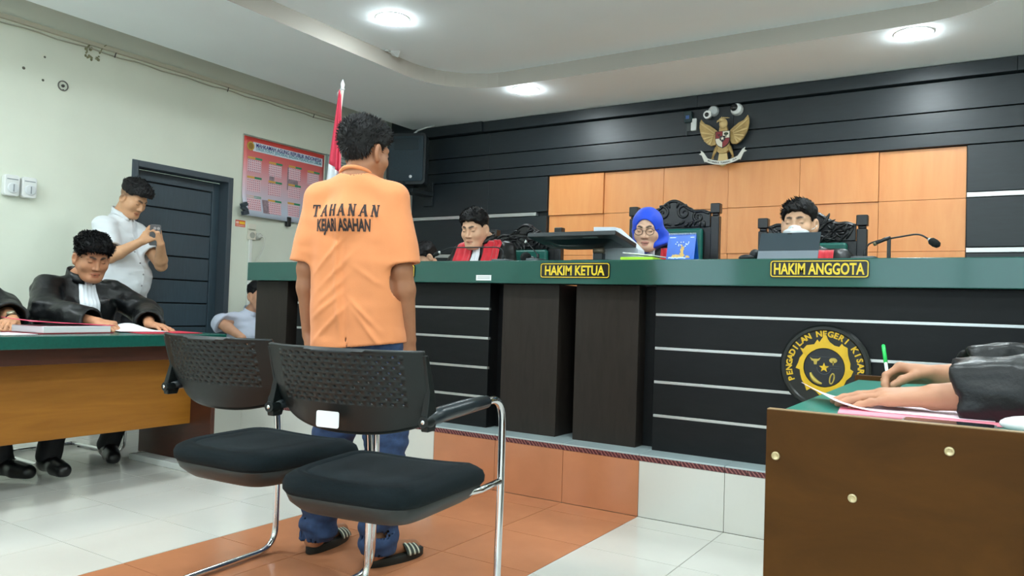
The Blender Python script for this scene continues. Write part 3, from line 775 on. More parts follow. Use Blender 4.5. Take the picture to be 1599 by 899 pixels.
M = Matrix.Translation(calpt(.072, .885) + Vector((.0065, 0, 0))) @ Matrix.Rotation(PI / 2, 4, 'Y'); b = MB(); b.lathe([(.022, 0), (.028, 0), (.028, .001), (.022, .001)], n=24, M=M); put('seal_ring', b, mat('seal_brown', (150, 110, 40), .5), sl)
mgrid = mat('calendar_days', (200, 90, 100), .6)
nt = mgrid.node_tree; bs = nt.nodes['Principled BSDF']; tc = nt.nodes.new('ShaderNodeTexCoord'); bk = nt.nodes.new('ShaderNodeTexBrick'); mp = nt.nodes.new('ShaderNodeMapping')
mp.inputs['Rotation'].default_value = (0, PI / 2, PI / 2); nt.links.new(tc.outputs['Object'], mp.inputs['Vector']); nt.links.new(mp.outputs['Vector'], bk.inputs['Vector'])
bk.offset = 0; bk.inputs['Scale'].default_value = 1; bk.inputs['Brick Width'].default_value = .021; bk.inputs['Row Height'].default_value = .02; bk.inputs['Mortar Size'].default_value = .0065; bk.inputs['Mortar Smooth'].default_value = .3
bk.inputs['Color1'].default_value = lin((196, 92, 112)); bk.inputs['Color2'].default_value = lin((150, 100, 130)); bk.inputs['Mortar'].default_value = lin((232, 196, 204))
nt.links.new(bk.outputs['Color'], bs.inputs['Base Color'])
rr = random.Random(5)
for c_ in range(4):
    for r_ in range(3):
        u0 = .045 + .245 * c_; v1 = .755 - .245 * r_ - (.01 if c_ % 2 else 0)
        mb_ = cpatch(u0, u0 + .155, v1 - .19, v1 - .035, .003, mgrid, 'month_block')
        for nm, a0_, a1_, m_ in (('month_tab', 0, .085, mat('tab_orange', (222, 168, 84), .5)), ('month_tab', .085, .165, mat('tab_green', (58, 146, 104), .5))):
            bb = cpatch(u0 + a0_, u0 + a1_, v1 - .028, v1 - .002, .0035, m_, nm, mb_)
# grey building pictures printed between the months
for u0, u1, v0, v1 in ((.30, .36, .36, .70), (.52, .66, .42, .72), (.22, .30, .06, .24)):
    cpatch(u0, u1, v0, v1, .0024, mat('calendar_picture', (150, 128, 136), .5, noise=(40, .25)), 'picture')
b = MB(); b.tube([calpt(0, 1) + Vector((.004, -.01, .01)), calpt(1, 1) + Vector((.004, .01, .01))], .005, 6); put('hanging_rod', b, mat('rod_grey', (150, 150, 140), .5), cal, True)
t = thing('binder_clip', 'dark twisted clip at the lower door-side corner of the calendar', 'clip', (XL + .05, 4.49, 1.7))
b = MB(); 
for (y, z, a) in ((4.485, 1.79, .5), (4.49, 1.755, -.6), (4.50, 1.72, .3)):
    M = Matrix.Translation((XL + .07, y, z)) @ Matrix.Rotation(a, 4, 'X'); b.box(-.02, .02, -.03, .03, -.018, .018, M)
put('clip_body', b, mat('clip_blue_grey', (54, 66, 76), .5), t, bevel=.004)
b = MB(); b.box(XL + .005, XL + .045, 5.01, 5.055, 1.655, 1.745); tag(put('binder_clip', b, mat('clip_black', (24, 28, 30), .4), bevel=.006), 'small black clip under the middle of the calendar', 'clip')
t = thing('framed_notice', 'grey framed notice half hidden between calendar and flag', 'notice', (XL, 5.68, 1.86))
b = MB(); b.box(XL + .001, XL + .02, 5.50, 5.86, 1.86, 2.44); put('frame', b, mat('notice_frame', (140, 150, 146), .5), t, bevel=.003)
b = MB(); b.box(XL + .02, XL + .022, 5.52, 5.84, 1.88, 2.42); nf = put('sheet', b, mat('notice_sheet', (176, 186, 180), .4), t)
b = MB()
for k in range(16): b.box(XL + .0222, XL + .0232, 5.54, 5.80 - .03 * (k % 3), 2.38 - .031 * k, 2.392 - .031 * k)
put('print', b, mat('notice_print', (120, 132, 128), .6), nf)
t = thing('wall_sticker', 'small red and yellow sticker between door and socket', 'sticker', (XL, 4.505, 1.6))
b = MB(); b.box(XL + .0005, XL + .002, 4.455, 4.56, 1.597, 1.655); put('sheet', b, mat('sticker_red', (216, 66, 50), .5), t)
b = MB(); b.box(XL + .002, XL + .003, 4.495, 4.555, 1.622, 1.645); put('print', b, mat('sticker_yellow', (240, 190, 50), .5), t)
b = MB(); b.box(XL + .002, XL + .003, 4.46, 4.49, 1.622, 1.645); put('print', b, mat('sticker_pale', (240, 200, 180), .5), t)
b = MB()
for z in (1.603, 1.611): b.box(XL + .002, XL + .003, 4.462, 4.552, z, z + .004)
put('print', b, mat('sticker_pale', (240, 200, 180), .5), t)
t = thing('wall_socket', 'white double wall socket with a white plug below the calendar', 'socket', (XL, 4.63, 1.5))
b = MB(); b.box(XL + .001, XL + .022, 4.585, 4.67, 1.49, 1.575); b.box(XL + .001, XL + .02, 4.585, 4.67, 1.585, 1.635); put('plate', b, mat('socket_white', (226, 222, 206), .4), t, bevel=.005)
M = Matrix.Translation((XL + .022, 4.628, 1.532)) @ Matrix.Rotation(PI / 2, 4, 'Y'); b = MB(); b.lathe([(.001, 0), (.027, 0), (.027, .004), (.022, .004), (.02, .001), (.001, .001)], n=24, M=M); put('outlet', b, mat('socket_grey', (170, 170, 160), .4), t, True, auto=.5)
b = MB(); b.cyl((XL + .02, 4.70, 1.53), (XL + .055, 4.70, 1.53), .019, 14); b.tube([(XL + .05, 4.70, 1.53), (XL + .08, 4.72, 1.52), (XL + .06, 4.73, 1.44), (XL + .03, 4.71, 1.35), (XL + .02, 4.68, 1.3)], .004, 6); b.box(XL + .001, XL + .02, 4.68, 4.725, 1.50, 1.56); put('plug', b, mat('plug_white', (210, 210, 200), .4), t, True)
b = MB(); b.box(XL + .001, XL + .025, 4.60, 4.63, .02, 1.489); struct('trim_2', b, mat('trunking_white', (232, 234, 228), .4), bevel=.003)

# ------------------------------------------------------------------ tables
M_TOPL = mat('table_green_top', (18, 82, 72), 0.25, noise=(60, .12))
M_LP = wood('table_orange_brown_wood', (142, 88, 18), (164, 106, 30), 0.45, (1, .35, 4), sc=5)
M_LD = wood('table_dark_brown_wood', (62, 30, 20), (78, 40, 26), 0.4, (1, 1, 4), sc=5)
lt = thing('left_table', 'long brown table with green top at the cream wall side', 'table', (-3.95, 1.9, 0))
lt.name = 'counsel_table'
part('table_top', -4.30, -3.60, 0.9, 2.765, .692, .75, M_TOPL, lt, .004)
part('apron', -3.70, -3.68, 0.92, 2.69, .615, .692, M_LD, lt, .002)
part('modesty_panel', -3.82, -3.80, 0.92, 2.70, .245, .692, M_LP, lt, .003)
part('end_panel', -4.28, -3.62, 2.70, 2.725, .03, .692, M_LD, lt, .003)
part('end_panel', -4.28, -3.62, 0.92, 0.945, .03, .692, M_LD, lt, .003)
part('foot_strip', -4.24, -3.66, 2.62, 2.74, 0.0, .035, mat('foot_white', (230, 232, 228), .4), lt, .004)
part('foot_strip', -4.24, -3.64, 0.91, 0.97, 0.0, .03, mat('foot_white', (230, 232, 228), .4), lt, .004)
M_TOPR = mat('table_teal_top', (14, 122, 106), 0.3, noise=(60, .06))
M_RP = wood('table_right_brown_wood', (66, 38, 6), (84, 50, 12), 0.5, (1, 1, 2.2), sc=4)
rt = thing('counsel_table', 'brown wooden table with teal top and three screw caps in its end panel', 'table', (0.0, 2.1, 0))
part('table_top', -.375, .36, 1.594, 2.69, .715, .75, M_TOPR, rt, .003)
ep_ = part('end_panel', -.385, .42, 1.572, 1.594, .0, .758, M_RP, rt, .002)
part('edge_band', -.384, .419, 1.5725, 1.5935, .758, .7595, mat('edge_band', (150, 120, 84), .4), rt, 0)
part('end_panel', -.385, .42, 2.69, 2.712, .0, .765, M_RP, rt, .002)
part('modesty_panel', -.345, -.327, 1.594, 2.69, .2, .715, M_RP, rt, .002)
M_RP.node_tree.nodes['Principled BSDF'].inputs['Specular IOR Level'].default_value = .15
for x, z in ((-.3655, .668), (-.2245, .607), (-.068, .714)):
    M = Matrix.Translation((x, 1.572, z)) @ Matrix.Rotation(PI / 2, 4, 'X')
    b = MB(); b.lathe([(.001, .001), (.0042, .001), (.005, .0028), (.0078, .0028), (.0085, 0)], n=20, M=M); put('screw_cap', b, mat('brass_cap', (196, 178, 140), .3, .8), rt, True)

# things on the right table
b = MB()
A, B_, C_, D_ = (-.268, 1.662), (.06, 1.70), (.05, 2.02), (-.30, 1.93)
b.add([(A[0], A[1], .751), (B_[0], B_[1], .751), (C_[0], C_[1], .751), (D_[0], D_[1], .751), (A[0], A[1], .7535), (B_[0], B_[1], .7535), (C_[0], C_[1], .7535), (D_[0], D_[1], .7535)],
      [(0, 3, 2, 1), (4, 5, 6, 7), (0, 1, 5, 4), (1, 2, 6, 5), (2, 3, 7, 6), (3, 0, 4, 7)])
tag(put('paper_folder', b, mat('pink_folder', (250, 142, 160), .55)), 'pink folder lying under the forearm on the teal table', 'folder')
b = MB(); NU = 16; vs = []
for i in range(NU + 1):
    u = i / NU
    for j in range(7):
        v = j / 6
        p = Vector((-.40, 1.965, .755)).lerp(Vector((-.02, 1.93, .755)), u).lerp(Vector((-.285, 1.735, .755)).lerp(Vector((.0, 1.74, .755)), u), v)
        p.z += .030 * max(0, 1 - u * 3.2) ** 2 * (1 - .5 * v)
        vs.append(p)
b.add(vs, [(i * 7 + j, i * 7 + j + 1, (i + 1) * 7 + j + 1, (i + 1) * 7 + j) for i in range(NU) for j in range(6)])
tag(put('paper_sheet', b, mat('pale_pink_paper', (244, 222, 234), .6), smooth=True, solid=.0012), 'pale curling sheet under the resting hand on the teal table', 'paper')
t = thing('phone', 'dark flat phone lying along the near edge of the teal table', 'phone', (-.073, 1.629, .75))
b = MB(); b.prism(rrect(.152, .056, .009, 4, -.073, 1.629), (0, 0, .7505), X, Yv, .008); put('body', b, mat('phone_grey', (120, 128, 128), .3, .4), t, bevel=.002)
b = MB(); b.prism(rrect(.143, .049, .007, 4, -.073, 1.629), (0, 0, .7585), X, Yv, .0006); put('screen', b, mat('phone_screen', (20, 30, 34), .08), t)
b = MB(); b.ball((.055, 1.632, .766), (.05, .026, .016), 20, 10); tag(put('earbud_case', b, mat('white_gloss', (240, 242, 244), .25), smooth=True), 'white rounded case at the near edge of the teal table', 'case')
pen0, pen1 = Vector((-.226, 2.160, .758)), Vector((-.252, 2.235, .878))
t = thing('pen', 'slim pen with a bright green cap end held for writing', 'pen', pen0)
pd = (pen1 - pen0)
b = MB(); b.tube([pen0, pen0 + pd * .12, pen0 + pd * .62], [.0012, .0042, .0042], 10); put('barrel', b, mat('pen_clear', (214, 232, 226), .25), t, True)
b = MB(); b.tube([pen0 + pd * .62, pen0 + pd * .985, pen1], [.0048, .0048, .003], 10); put('cap', b, mat('pen_green', (30, 200, 90), .3), t, True)

# papers on the left table
def slab(name, cx, cy, w, d, z0, z1, rz, m, label=None, cat=None, parent=None, bevel=0):
    M = Matrix.Translation((cx, cy, 0)) @ Matrix.Rotation(rz, 4, 'Z'); b = MB(); b.box(-w / 2, w / 2, -d / 2, d / 2, z0, z1, M)
    o = put(name, b, m, parent, bevel=bevel, loc=(cx, cy, z0) if parent is None else None)
    return tag(o, label, cat) if label else o
M_RED = mat('red_folder', (204, 40, 66), .5); M_PINK = mat('coral_folder', (236, 78, 110), .5)
slab('paper_folder', -3.92, 2.03, .27, .40, .7505, .755, .12, mat('dark_red_folder', (130, 26, 40), .5), 'dark red folder beneath the thick stack of papers', 'folder')
st = slab('paper_stack', -3.91, 2.04, .24, .35, .7555, .787, .12, mat('paper_edge', (226, 224, 226), .7, noise=(3, .1), stretch=(1, 1, 260)), 'thick stack of white papers on the table with green top', 'papers', bevel=.002)
M = Matrix.Translation((-3.92, 2.03, .788)) @ Matrix.Rotation(.1, 4, 'Z'); b = MB(); vs = []
for i in range(13):
    for j in range(9):
        u, v = i / 12, j / 8
        vs.append(M @ Vector((-.125 + .25 * v, -.21 + .42 * u, .012 * math.sin(2.6 * u + .6) ** 2 + .028 * max(0, .35 - u) * 3 * (1 - v * .4) + .001)))
b.add(vs, [(i * 9 + j, i * 9 + j + 1, (i + 1) * 9 + j + 1, (i + 1) * 9 + j) for i in range(12) for j in range(8)])
tag(put('paper_folder', b, M_PINK, smooth=True, solid=.003), 'coral folder cover bulging over the thick paper stack', 'folder')
slab('paper_folder', -3.83, 2.52, .24, .34, .7505, .7535, -.08, M_RED, 'red folder under the loose white sheets beside the robed man', 'folder')
M = Matrix.Translation((-3.93, 2.46, .755)) @ Matrix.Rotation(-.25, 4, 'Z'); b = MB(); vs = []
for i in range(11):
    for j in range(9):
        u, v = i / 10, j / 8
        vs.append(M @ Vector((-.15 + .26 * v, -.13 + .24 * u, .036 * math.sin(PI * min(1, u * 1.1)) * (1 - v) + .002)))
b.add(vs, [(i * 9 + j, i * 9 + j + 1, (i + 1) * 9 + j + 1, (i + 1) * 9 + j) for i in range(10) for j in range(8)])
tag(put('paper_sheet', b, mat('white_sheet', (236, 238, 242), .6), smooth=True, solid=.001), 'loose white sheet lifted in the hand of the robed man', 'paper')
slab('paper_sheet', -3.85, 1.78, .21, .25, .7505, .752, .3, mat('white_sheet', (236, 238, 242), .6), 'white sheet lying on the table beside the wristwatch hand', 'paper')
# ------------------------------------------------------------------ visitor chairs (local: faces +y, back at y=0)
M_CHR = mat('chrome', (225, 225, 228), 0.12, 1.0)
M_BLKP = mat('chair_black_plastic', (16, 22, 23), 0.42, bump=(400, .05), spec=.35)
M_SHELL = mat('chair_shell', (36, 40, 40), 0.5)
M_FAB = mat('chair_black_fabric', (7, 20, 25), 0.85, noise=(220, .25), bump=(500, .2), spec=.25)
def weld(mb):
    bm = bmesh.new(); bm.from_mesh(mesh_from(mb, 'tmp')); bmesh.ops.remove_doubles(bm, verts=bm.verts[:], dist=.0003); bmesh.ops.recalc_face_normals(bm, faces=bm.faces[:])
    o = MB(); o.add([v.co.copy() for v in bm.verts], [tuple(v.index for v in f.verts) for f in bm.faces]); bm.free(); return o
def visitor_chair(label, loc, rz, arm_pad=True, group=None):
    t = thing('visitor_chair', label, 'chair', (0, 0, 0), group)
    W2 = .240
    # perforated back
    def bp(u, v):      # u -1..1, v 0..1
        z0 = .655 - .048 * (1 - abs(u) ** 2.4) ** .8      # lower bowl
        z1 = .824 + .004 * u * u
        zr = .62 + .210 * v
        k = min(1, max(0, (v - .12) / .2))
        z = (z0 + (z1 - z0) * v) * (1 - k) + max(z0 + .02 * v, zr) * k if v < 1 else z1
        wv = W2 * (1 - .03 * (1 - v) ** 2)
        y = -.055 * (1 - u * u) + .0 - .055 * (v - .5) + .02 * (1 - v) ** 3
        return Vector((u * wv, y, z))
    b = MB(); NCx, NRx = 14, 10
    U0, U1, V0_, V1_ = -.80, .80, .30, .94
    du = (U1 - U0) / NCx; dv = (V1_ - V0_) / NRx
    for r in range(NRx):
        for c in range(NCx + (r % 2)):
            ua = U0 + du * (c - .5 * (r % 2)); ub = ua + du; va = V0_ + dv * r; vb = va + dv
            ua_, ub_ = max(ua, U0), min(ub, U1)
            um, vm = (ua_ + ub_) / 2, (va + vb) / 2
            ring = [(ua_, va), (um, va), (ub_, va), (ub_, vm), (ub_, vb), (um, vb), (ua_, vb), (ua_, vm)]
            if ub_ - ua_ < du * .9:
                b.add([bp(*p) for p in ring], [(0, 1, 2, 3, 4, 5, 6, 7)]); continue
            hole = [(um + du * .15 * math.cos(a), vm + dv * .27 * math.sin(a)) for a in [PI * 1.25 + PI / 4 * k for k in range(8)]]
            b.add([bp(*p) for p in ring + hole], [(k, (k + 1) % 8, 8 + (k + 1) % 8, 8 + k) for k in range(8)])
    us = [U0 + du * .5 * k for k in range(2 * NCx + 1)]
    lo = [-1.0, -.97, -.92, -.88]; hi = [.88, .92, .97, 1.0]
    allu = lo + us + hi
    def strip(ulist, vlist):
        n = len(ulist); b.add([bp(u, v) for v in vlist for u in ulist], [(j * n + i, j * n + i + 1, (j + 1) * n + i + 1, (j + 1) * n + i) for j in range(len(vlist) - 1) for i in range(n - 1)])
    strip(allu, [0, .03, .07, .12, .17, .22, .26, V0_])
    strip(allu, [V1_, .97, 1.0])
    vs = [V0_ + dv * .5 * k for k in range(2 * NRx + 1)]
    strip(lo + [U0], vs); strip([U1] + hi, vs)
    bo = put('backrest', weld(b), M_BLKP, t, True, solid=.009)
    b = MB(); rim = [bp(-1 + 2 * i / 40, 0) + Vector((0, .002, 0)) for i in range(41)]
    b.tube(rim, .0055, 8); put('back_rim', b, M_SHELL, bo, True)
    # side brackets with pivot knobs
    for s in (-1, 1):
        b = MB(); b.loft([[bp(s, 1) + Vector((dx, dy, -.01)) for dx, dy in ((-.006, -.004), (.006, -.004), (.006, .012), (-.006, .012))],
                          [bp(s, .5) + Vector((dx, dy, 0)) for dx, dy in ((-.007, -.006), (.008, -.006), (.008, .02), (-.007, .02))],
                          [Vector((s * W2 + dx, dy, .655)) for dx, dy in ((-.009, -.022), (.012, -.022), (.012, .03), (-.009, .03))],
                          [Vector((s * W2 + dx, dy, .628)) for dx, dy in ((-.009, -.016), (.012, -.016), (.012, .02), (-.009, .02))]])
        br = put('side_bracket', b, M_BLKP, t, bevel=.003)
        M = Matrix.Translation((s * W2, -.022, .653)) @ Matrix.Rotation(PI / 2, 4, 'X'); b = MB(); b.lathe([(.001, 0), (.014, 0), (.018, -.012), (.018, -.03), (.001, -.03)], n=18, M=M); put('pivot_knob', b, M_BLKP, t, True, auto=.5)
        M = Matrix.Translation((s * W2, -.023, .653)) @ Matrix.Rotation(PI / 2, 4, 'X'); b = MB(); b.lathe([(.001, 0), (.006, 0), (.005, .002), (.001, .002)], n=14, M=M); put('pivot_cap', b, M_CHR, t, True)
        # arm: padded rear, chrome front leg and floor runner
        xa = s * (W2 + .004); xl = s * .232
        front = fillet([(xa, .20, .668), (xl + s * .012, .455, .672), (xl + s * .004, .478, .40), (xl, .478, .014), (xl - s * .01, .08, .014), (xl - s * .02, -.05, .014)], .085, 8)
        b = MB(); b.tube(front, .0115, 12); put('leg', b, M_CHR, t, True)
        b = MB(); b.tube([(s * W2, -.005, .656), (xa, .06, .664), (xa, .21, .669), (xl + s * .014, .33, .6705)], [.016, .021, .021, .018], 14); put('arm_pad', b, mat('arm_pad_black', (30, 38, 44), .3), t, True)
        b = MB(); b.tube([(s * .19, .30, .405), (s * .225, .36, .41), (xl + s * .004, .478, .415)], .010, 10); put('seat_stay', b, M_CHR, t, True)
    b = MB(); b.tube([(-.216, -.05, .014), (.216, -.05, .014)], .0115, 10); put('rear_rail', b, M_CHR, t, True)
    for s in (-1, 1):
        b = MB(); b.cyl((s * .22, .02, .0), (s * .22, .02, .006), .012, 10); put('foot_pad', b, M_BLKP, t)
    # seat: plastic shell and cushion
    def ring(z, sc, wy=1.0, dz=None, n=52):
        out = []
        for k in range(n):
            a = 2 * PI * k / n; c, s_ = math.cos(a), math.sin(a)
            e = 2 / 5.5
            x = math.copysign(abs(c) ** e, c) * .220 * sc; y = math.copysign(abs(s_) ** e, s_) * .238 * sc
            x *= 1 + .05 * (y / .25)
            zz = z - (.022 * max(0, (y - .08) / .17) ** 2 if y > .08 else 0) + (.012 * (abs(x) / .25) ** 2 if dz else 0)
            out.append(Vector((x, y + .20, zz)))
        return out
    b = MB(); b.loft([ring(.375, .80), ring(.385, .86), ring(.405, .95), ring(.425, .985), ring(.43, .975)]); put('seat_shell', b, M_SHELL, t, True, auto=.9)
    b = MB(); b.loft([ring(.425, .96), ring(.428, .99), ring(.438, 1.02), ring(.455, 1.025), ring(.470, 1.0), ring(.479, .94), ring(.481, .86, dz=1), ring(.476, .80, dz=1), ring(.473, .79, dz=1), ring(.477, .76, dz=1), ring(.479, .5, dz=1), ring(.478, .02, dz=1)])
    put('seat', b, M_FAB, t, True)
    t.location = loc; t.rotation_euler = (0, 0, rz)
    return t
vc = visitor_chair('nearest black visitor chair with a white label on its perforated back', (-1.435, 1.485, 0), math.radians(9))
vc2 = dup(vc, (-2.035, 1.55, 0), math.radians(3), 'black perforated visitor chair next to the one with a white label')
# paper label on the nearer chair's back
b = MB(); b.prism(rrect(.070, .042, .006, 4, -.018, .643), (0, -.0585, 0), X, Z, .0012)
lb = put('paper_label', b, mat('label_white', (228, 230, 234), .5), None)
lb.parent = vc

lb['label'] = 'white blank paper label'
# chairs used at the left table, seen below its panel
vc3 = dup(vc2, (-4.82, 2.42, 0), -PI / 2, 'chrome framed chair under the robed man reading at the green topped table')
vc4 = dup(vc2, (-4.82, 1.72, 0), -PI / 2, 'chrome framed chair of the robed person cut by the picture edge')
vc5 = dup(vc2, (.98, 2.12, 0), PI / 2, 'chair of the writing robed person at the teal topped table')

# ------------------------------------------------------------------ carved chairs of the judges (local: faces -y)
M_CARV = mat('carved_black_wood', (24, 25, 28), .3, noise=(14, .2))
M_PAD = mat('green_leather', (18, 94, 84), .4, bump=(60, .1))
def carved_chair(x, y, ztop, label, seed, vine):
    t = thing('carved_chair', label, 'chair', (x, y, ZP), 'carved chairs of the judges')
    H = ztop - ZP; W2 = .262; rr = random.Random(seed)
    def L(a, b_, c): return Vector((x + a, y + b_, ZP + c))
    hp = H - .035
    for s in (-1, 1):
        b = MB(); b.box(x + s * W2 - .026, x + s * W2 + .026, y - .024, y + .024, ZP, ZP + hp - .075)
        b.box(x + s * W2 - .02, x + s * W2 + .02, y - .018, y + .018, ZP + hp - .075, ZP + hp - .06)
        b.box(x + s * W2 - .029, x + s * W2 + .029, y - .027, y + .027, ZP + hp - .06, ZP + hp)
        put('post', b, M_CARV, t, bevel=.006)
        b = MB(); b.box(x + s * W2 - .024, x + s * W2 + .024, y - .50, y - .452, ZP, ZP + .62); put('front_leg', b, M_CARV, t, bevel=.004)
        b = MB(); b.tube([L(s * W2, -.02, .66), L(s * W2, -.25, .665), L(s * W2, -.50, .64), L(s * W2, -.54, .61)], [.026, .028, .03, .022], 10); put('armrest', b, M_CARV, t, True)
    # crest with wavy top
    top = []
    for i in range(33):
        u = -1 + 2 * i / 32
        z = H - .085 + .085 * math.exp(-(u / .45) ** 2) + .014 * math.exp(-((abs(u) - .80) / .14) ** 2)
        top.append((u * (W2 - .03), z))
    bot = [((W2 - .03) - 2 * (W2 - .03) * i / 8, H - .175) for i in range(9)]
    b = MB(); b.prism(top + bot, (x, y + .012, ZP), X, Z, .03); put('crest_rail', b, M_CARV, t, bevel=.004)
    cv = MB()
    edge = [Vector((x + u * .97, y - .02, ZP + z - .012)) for u, z in top]
    cv.tube(edge, .008, 6)
    def scroll(cx, cz, r, s, a0=0.0, turns=1.35):
        pts = [Vector((x + cx + s * r * (1 - i / 26) * math.cos(a0 + turns * 2 * PI * i / 24), y - .022, ZP + cz + r * (1 - i / 26) * math.sin(a0 + turns * 2 * PI * i / 24))) for i in range(25)]
        cv.tube(pts, [.009 - .004 * i / 24 for i in range(25)], 6)
    def leaf(cx, cz, a, l, w_):
        M = Matrix.Rotation(-a, 4, 'Y'); cv.ball((x + cx, y - .02, ZP + cz), (l, .013, w_), 8, 5, M)
    if vine:
        for s in (-1, 1):
            scroll(s * .07, H - .085, .046, s, 1.2); scroll(s * .16, H - .115, .034, s, 2.2)
            for k in range(7): leaf(s * (.03 + .028 * k), H - .155 + .008 * math.sin(k * 2), s * (.4 + .2 * k), .022, .008)
            leaf(s * .03, H - .035, s * 1.2, .024, .008); leaf(s * .115, H - .065, s * -.5, .026, .008)
    else:
        for k in range(46):
            u = rr.uniform(-.92, .92) * (W2 - .04); zt_ = H - .085 + .085 * math.exp(-(u / (W2 - .03) / .45) ** 2)
            leaf(u, rr.uniform(H - .165, zt_ - .02), rr.uniform(-.8, .8) + (0.5 if u > 0 else -.5), rr.uniform(.025, .05), rr.uniform(.005, .009))
        for s in (-1, 1): 
            for k in range(8): leaf(s * .12 + .03 * math.cos(k * PI / 4), H - .12 + .03 * math.sin(k * PI / 4), k * PI / 4, .022, .007)
    put('carving', cv, M_CARV, t, True)
    part('back_frame', x - W2, x + W2, y - .012, y + .016, ZP + .5, ZP + H - .175, M_CARV, t, .003)
    part('back_cushion', x - .195, x + .195, y - .055, y - .012, ZP + .52, ZP + H - .185, M_PAD, t, .018)
    part('seat_frame', x - W2, x + W2, y - .5, y, ZP + .36, ZP + .42, M_CARV, t, .004)
    part('seat_cushion', x - .23, x + .23, y - .49, y - .03, ZP + .42, ZP + .46, M_PAD, t, .018)
    return t
carved_chair(-2.775, 4.56, 1.535, 'carved black chair with green back behind the bare headed judge', 1, False)
carved_chair(-1.69, 4.52, 1.645, 'tall carved black chair with scrolls behind the woman in blue headscarf', 2, True)
carved_chair(-.885, 4.52, 1.545, 'carved black chair with leaf relief behind the masked man', 3, False)

# ------------------------------------------------------------------ things on the bench
TZ = CZ1 - .001
t = thing('monitor', 'dark computer screen tipped far back on the green counter', 'monitor', (-1.78, 3.62, TZ))
Mm = Matrix.Translation((-1.863, 3.625, 1.315)) @ Matrix.Rotation(math.radians(81), 4, 'X')
# local: x width, z height of the screen; back of the screen faces the room (-y before tilting)
M_MON = mat('monitor_black', (24, 34, 38), .32); 
def mbox(x0, x1, y0, y1, z0, z1): return MB().box(x0, x1, y0, y1, z0, z1, Mm)
put('housing', mbox(-.255, .255, -.012, .012, -.135, .135), M_MON, t, bevel=.004)
put('screen', mbox(-.245, .245, .0121, .0128, -.12, .128), mat('screen_dark', (18, 26, 30), .08), t)
b = MB(); b.loft([[Mm @ Vector((x_, y_, z_)) for x_, z_ in rrect(w_, h_, .03, 4, 0, -.02)] for w_, h_, y_ in ((.40, .18, -.012), (.28, .12, -.03), (.18, .08, -.036))]); put('rear_bulge', b, M_MON, t, True, auto=.6)
put('maker_plate', mbox(.06, .14, -.0135, -.012, .085, .11), mat('plate_grey', (112, 128, 134), .4), t)
b = MB(); b.box(-1.80, -1.745, 3.635, 3.675, TZ + .012, 1.25); put('stand_neck', b, M_MON, t, bevel=.006)
b = MB(); b.cyl((-1.80, 3.65, 1.26), (-1.745, 3.65, 1.26), .018, 14); put('hinge', b, mat('hinge_grey', (120, 110, 96), .4, .5), t, True)
b = MB(); b.prism(rrect(.24, .17, .03, 4, -1.775, 3.63), (0, 0, TZ), X, Yv, .012); put('stand_foot', b, M_MON, t, bevel=.003)
# papers behind the screen
b = MB(); b.prism([(-1.87, TZ + .001), (-1.60, TZ + .001), (-1.605, 1.275), (-1.65, 1.318), (-1.745, 1.398), (-1.87, 1.402)], (0, 3.86, 0), X, Z, .085)
tag(put('paper_stack', b, mat('paper_pale_blue', (214, 222, 234), .7), bevel=.002), 'pale stack of documents standing behind the tipped screen', 'papers')
M = Matrix.Translation((-1.50, 3.63, TZ)) @ Matrix.Rotation(.06, 4, 'Z'); b = MB(); b.box(-.10, .07, -.10, .10, 0.001, .022, M)
tag(put('paper_folder', b, mat('lime_folder', (176, 226, 50), .5), bevel=.003), 'lime green folder on the counter right of the screen', 'folder')
M = Matrix.Translation((-1.50, 3.66, TZ)) @ Matrix.Rotation(-.12, 4, 'Z') @ Matrix.Rotation(.10, 4, 'Y'); b = MB(); b.box(-.10, .07, -.09, .10, .036, .041, M)
tag(put('paper_sheet', b, mat('white_sheet', (236, 238, 242), .6)), 'white sheets lying on the lime green folder', 'paper')
# blue desk calendar
t = thing('desk_calendar', 'blue desk calendar with spiral binding standing on the green counter', 'calendar', (-1.276, 3.52, TZ))
mcal = mat('desk_calendar_blue', (24, 98, 206), .3, noise=(9, .25))
y0 = 3.50; lean = .032
def dcal(u, v, d=0): return Vector((-1.345 + .137 * u, y0 + lean * v - d, TZ + .001 + .128 * v))
b = MB(); b.add([dcal(0, 0), dcal(1, 0), dcal(1, 1), dcal(0, 1), dcal(0, 0) + Vector((0, .003, 0)), dcal(1, 0) + Vector((0, .003, 0)), dcal(1, 1) + Vector((0, .003, 0)), dcal(0, 1) + Vector((0, .003, 0))], [(0, 1, 2, 3), (7, 6, 5, 4), (0, 4, 5, 1), (2, 6, 7, 3), (1, 5, 6, 2), (0, 3, 7, 4)])
put('front_sheet', b, mcal, t)
b = MB(); b.add([dcal(0, 1), dcal(1, 1), Vector((dcal(1, 0).x, y0 + .075, TZ + .001)), Vector((dcal(0, 0).x, y0 + .075, TZ + .001))], [(0, 1, 2, 3)]); put('rear_board', b, mcal, t, solid=.003)
sp_ = MB()
for k in range(17): sp_.tube(arc(dcal(.03 + .94 * k / 16, 1.0), .005, 0, 2 * PI, 8, (0, 1, 0), (0, 0, 1)), .0013, 5)
put('spiral_binding', sp_, mat('binding_white', (220, 226, 232), .3, .4), t, True)
b = MB(); rr = random.Random(8)
def cel(u, v, r, mb_): mb_.prism([(r * math.cos(a * PI / 4), r * math.sin(a * PI / 4)) for a in range(8)], dcal(u, v, .0012), X, Z, .0008)
for k in range(40): cel(.2 + .62 * rr.random(), .1 + .1 * rr.random(), .004, b)
for k in range(30): cel(.5 + .1 * rr.random(), .2 + .38 * rr.random(), .004, b)
put('print', b, mat('calendar_print_gold', (226, 190, 110), .5), t, kind='stuff')
b = MB()
for k in range(14): cel(.3 + .5 * rr.random(), .5 + .2 * rr.random(), .003, b)
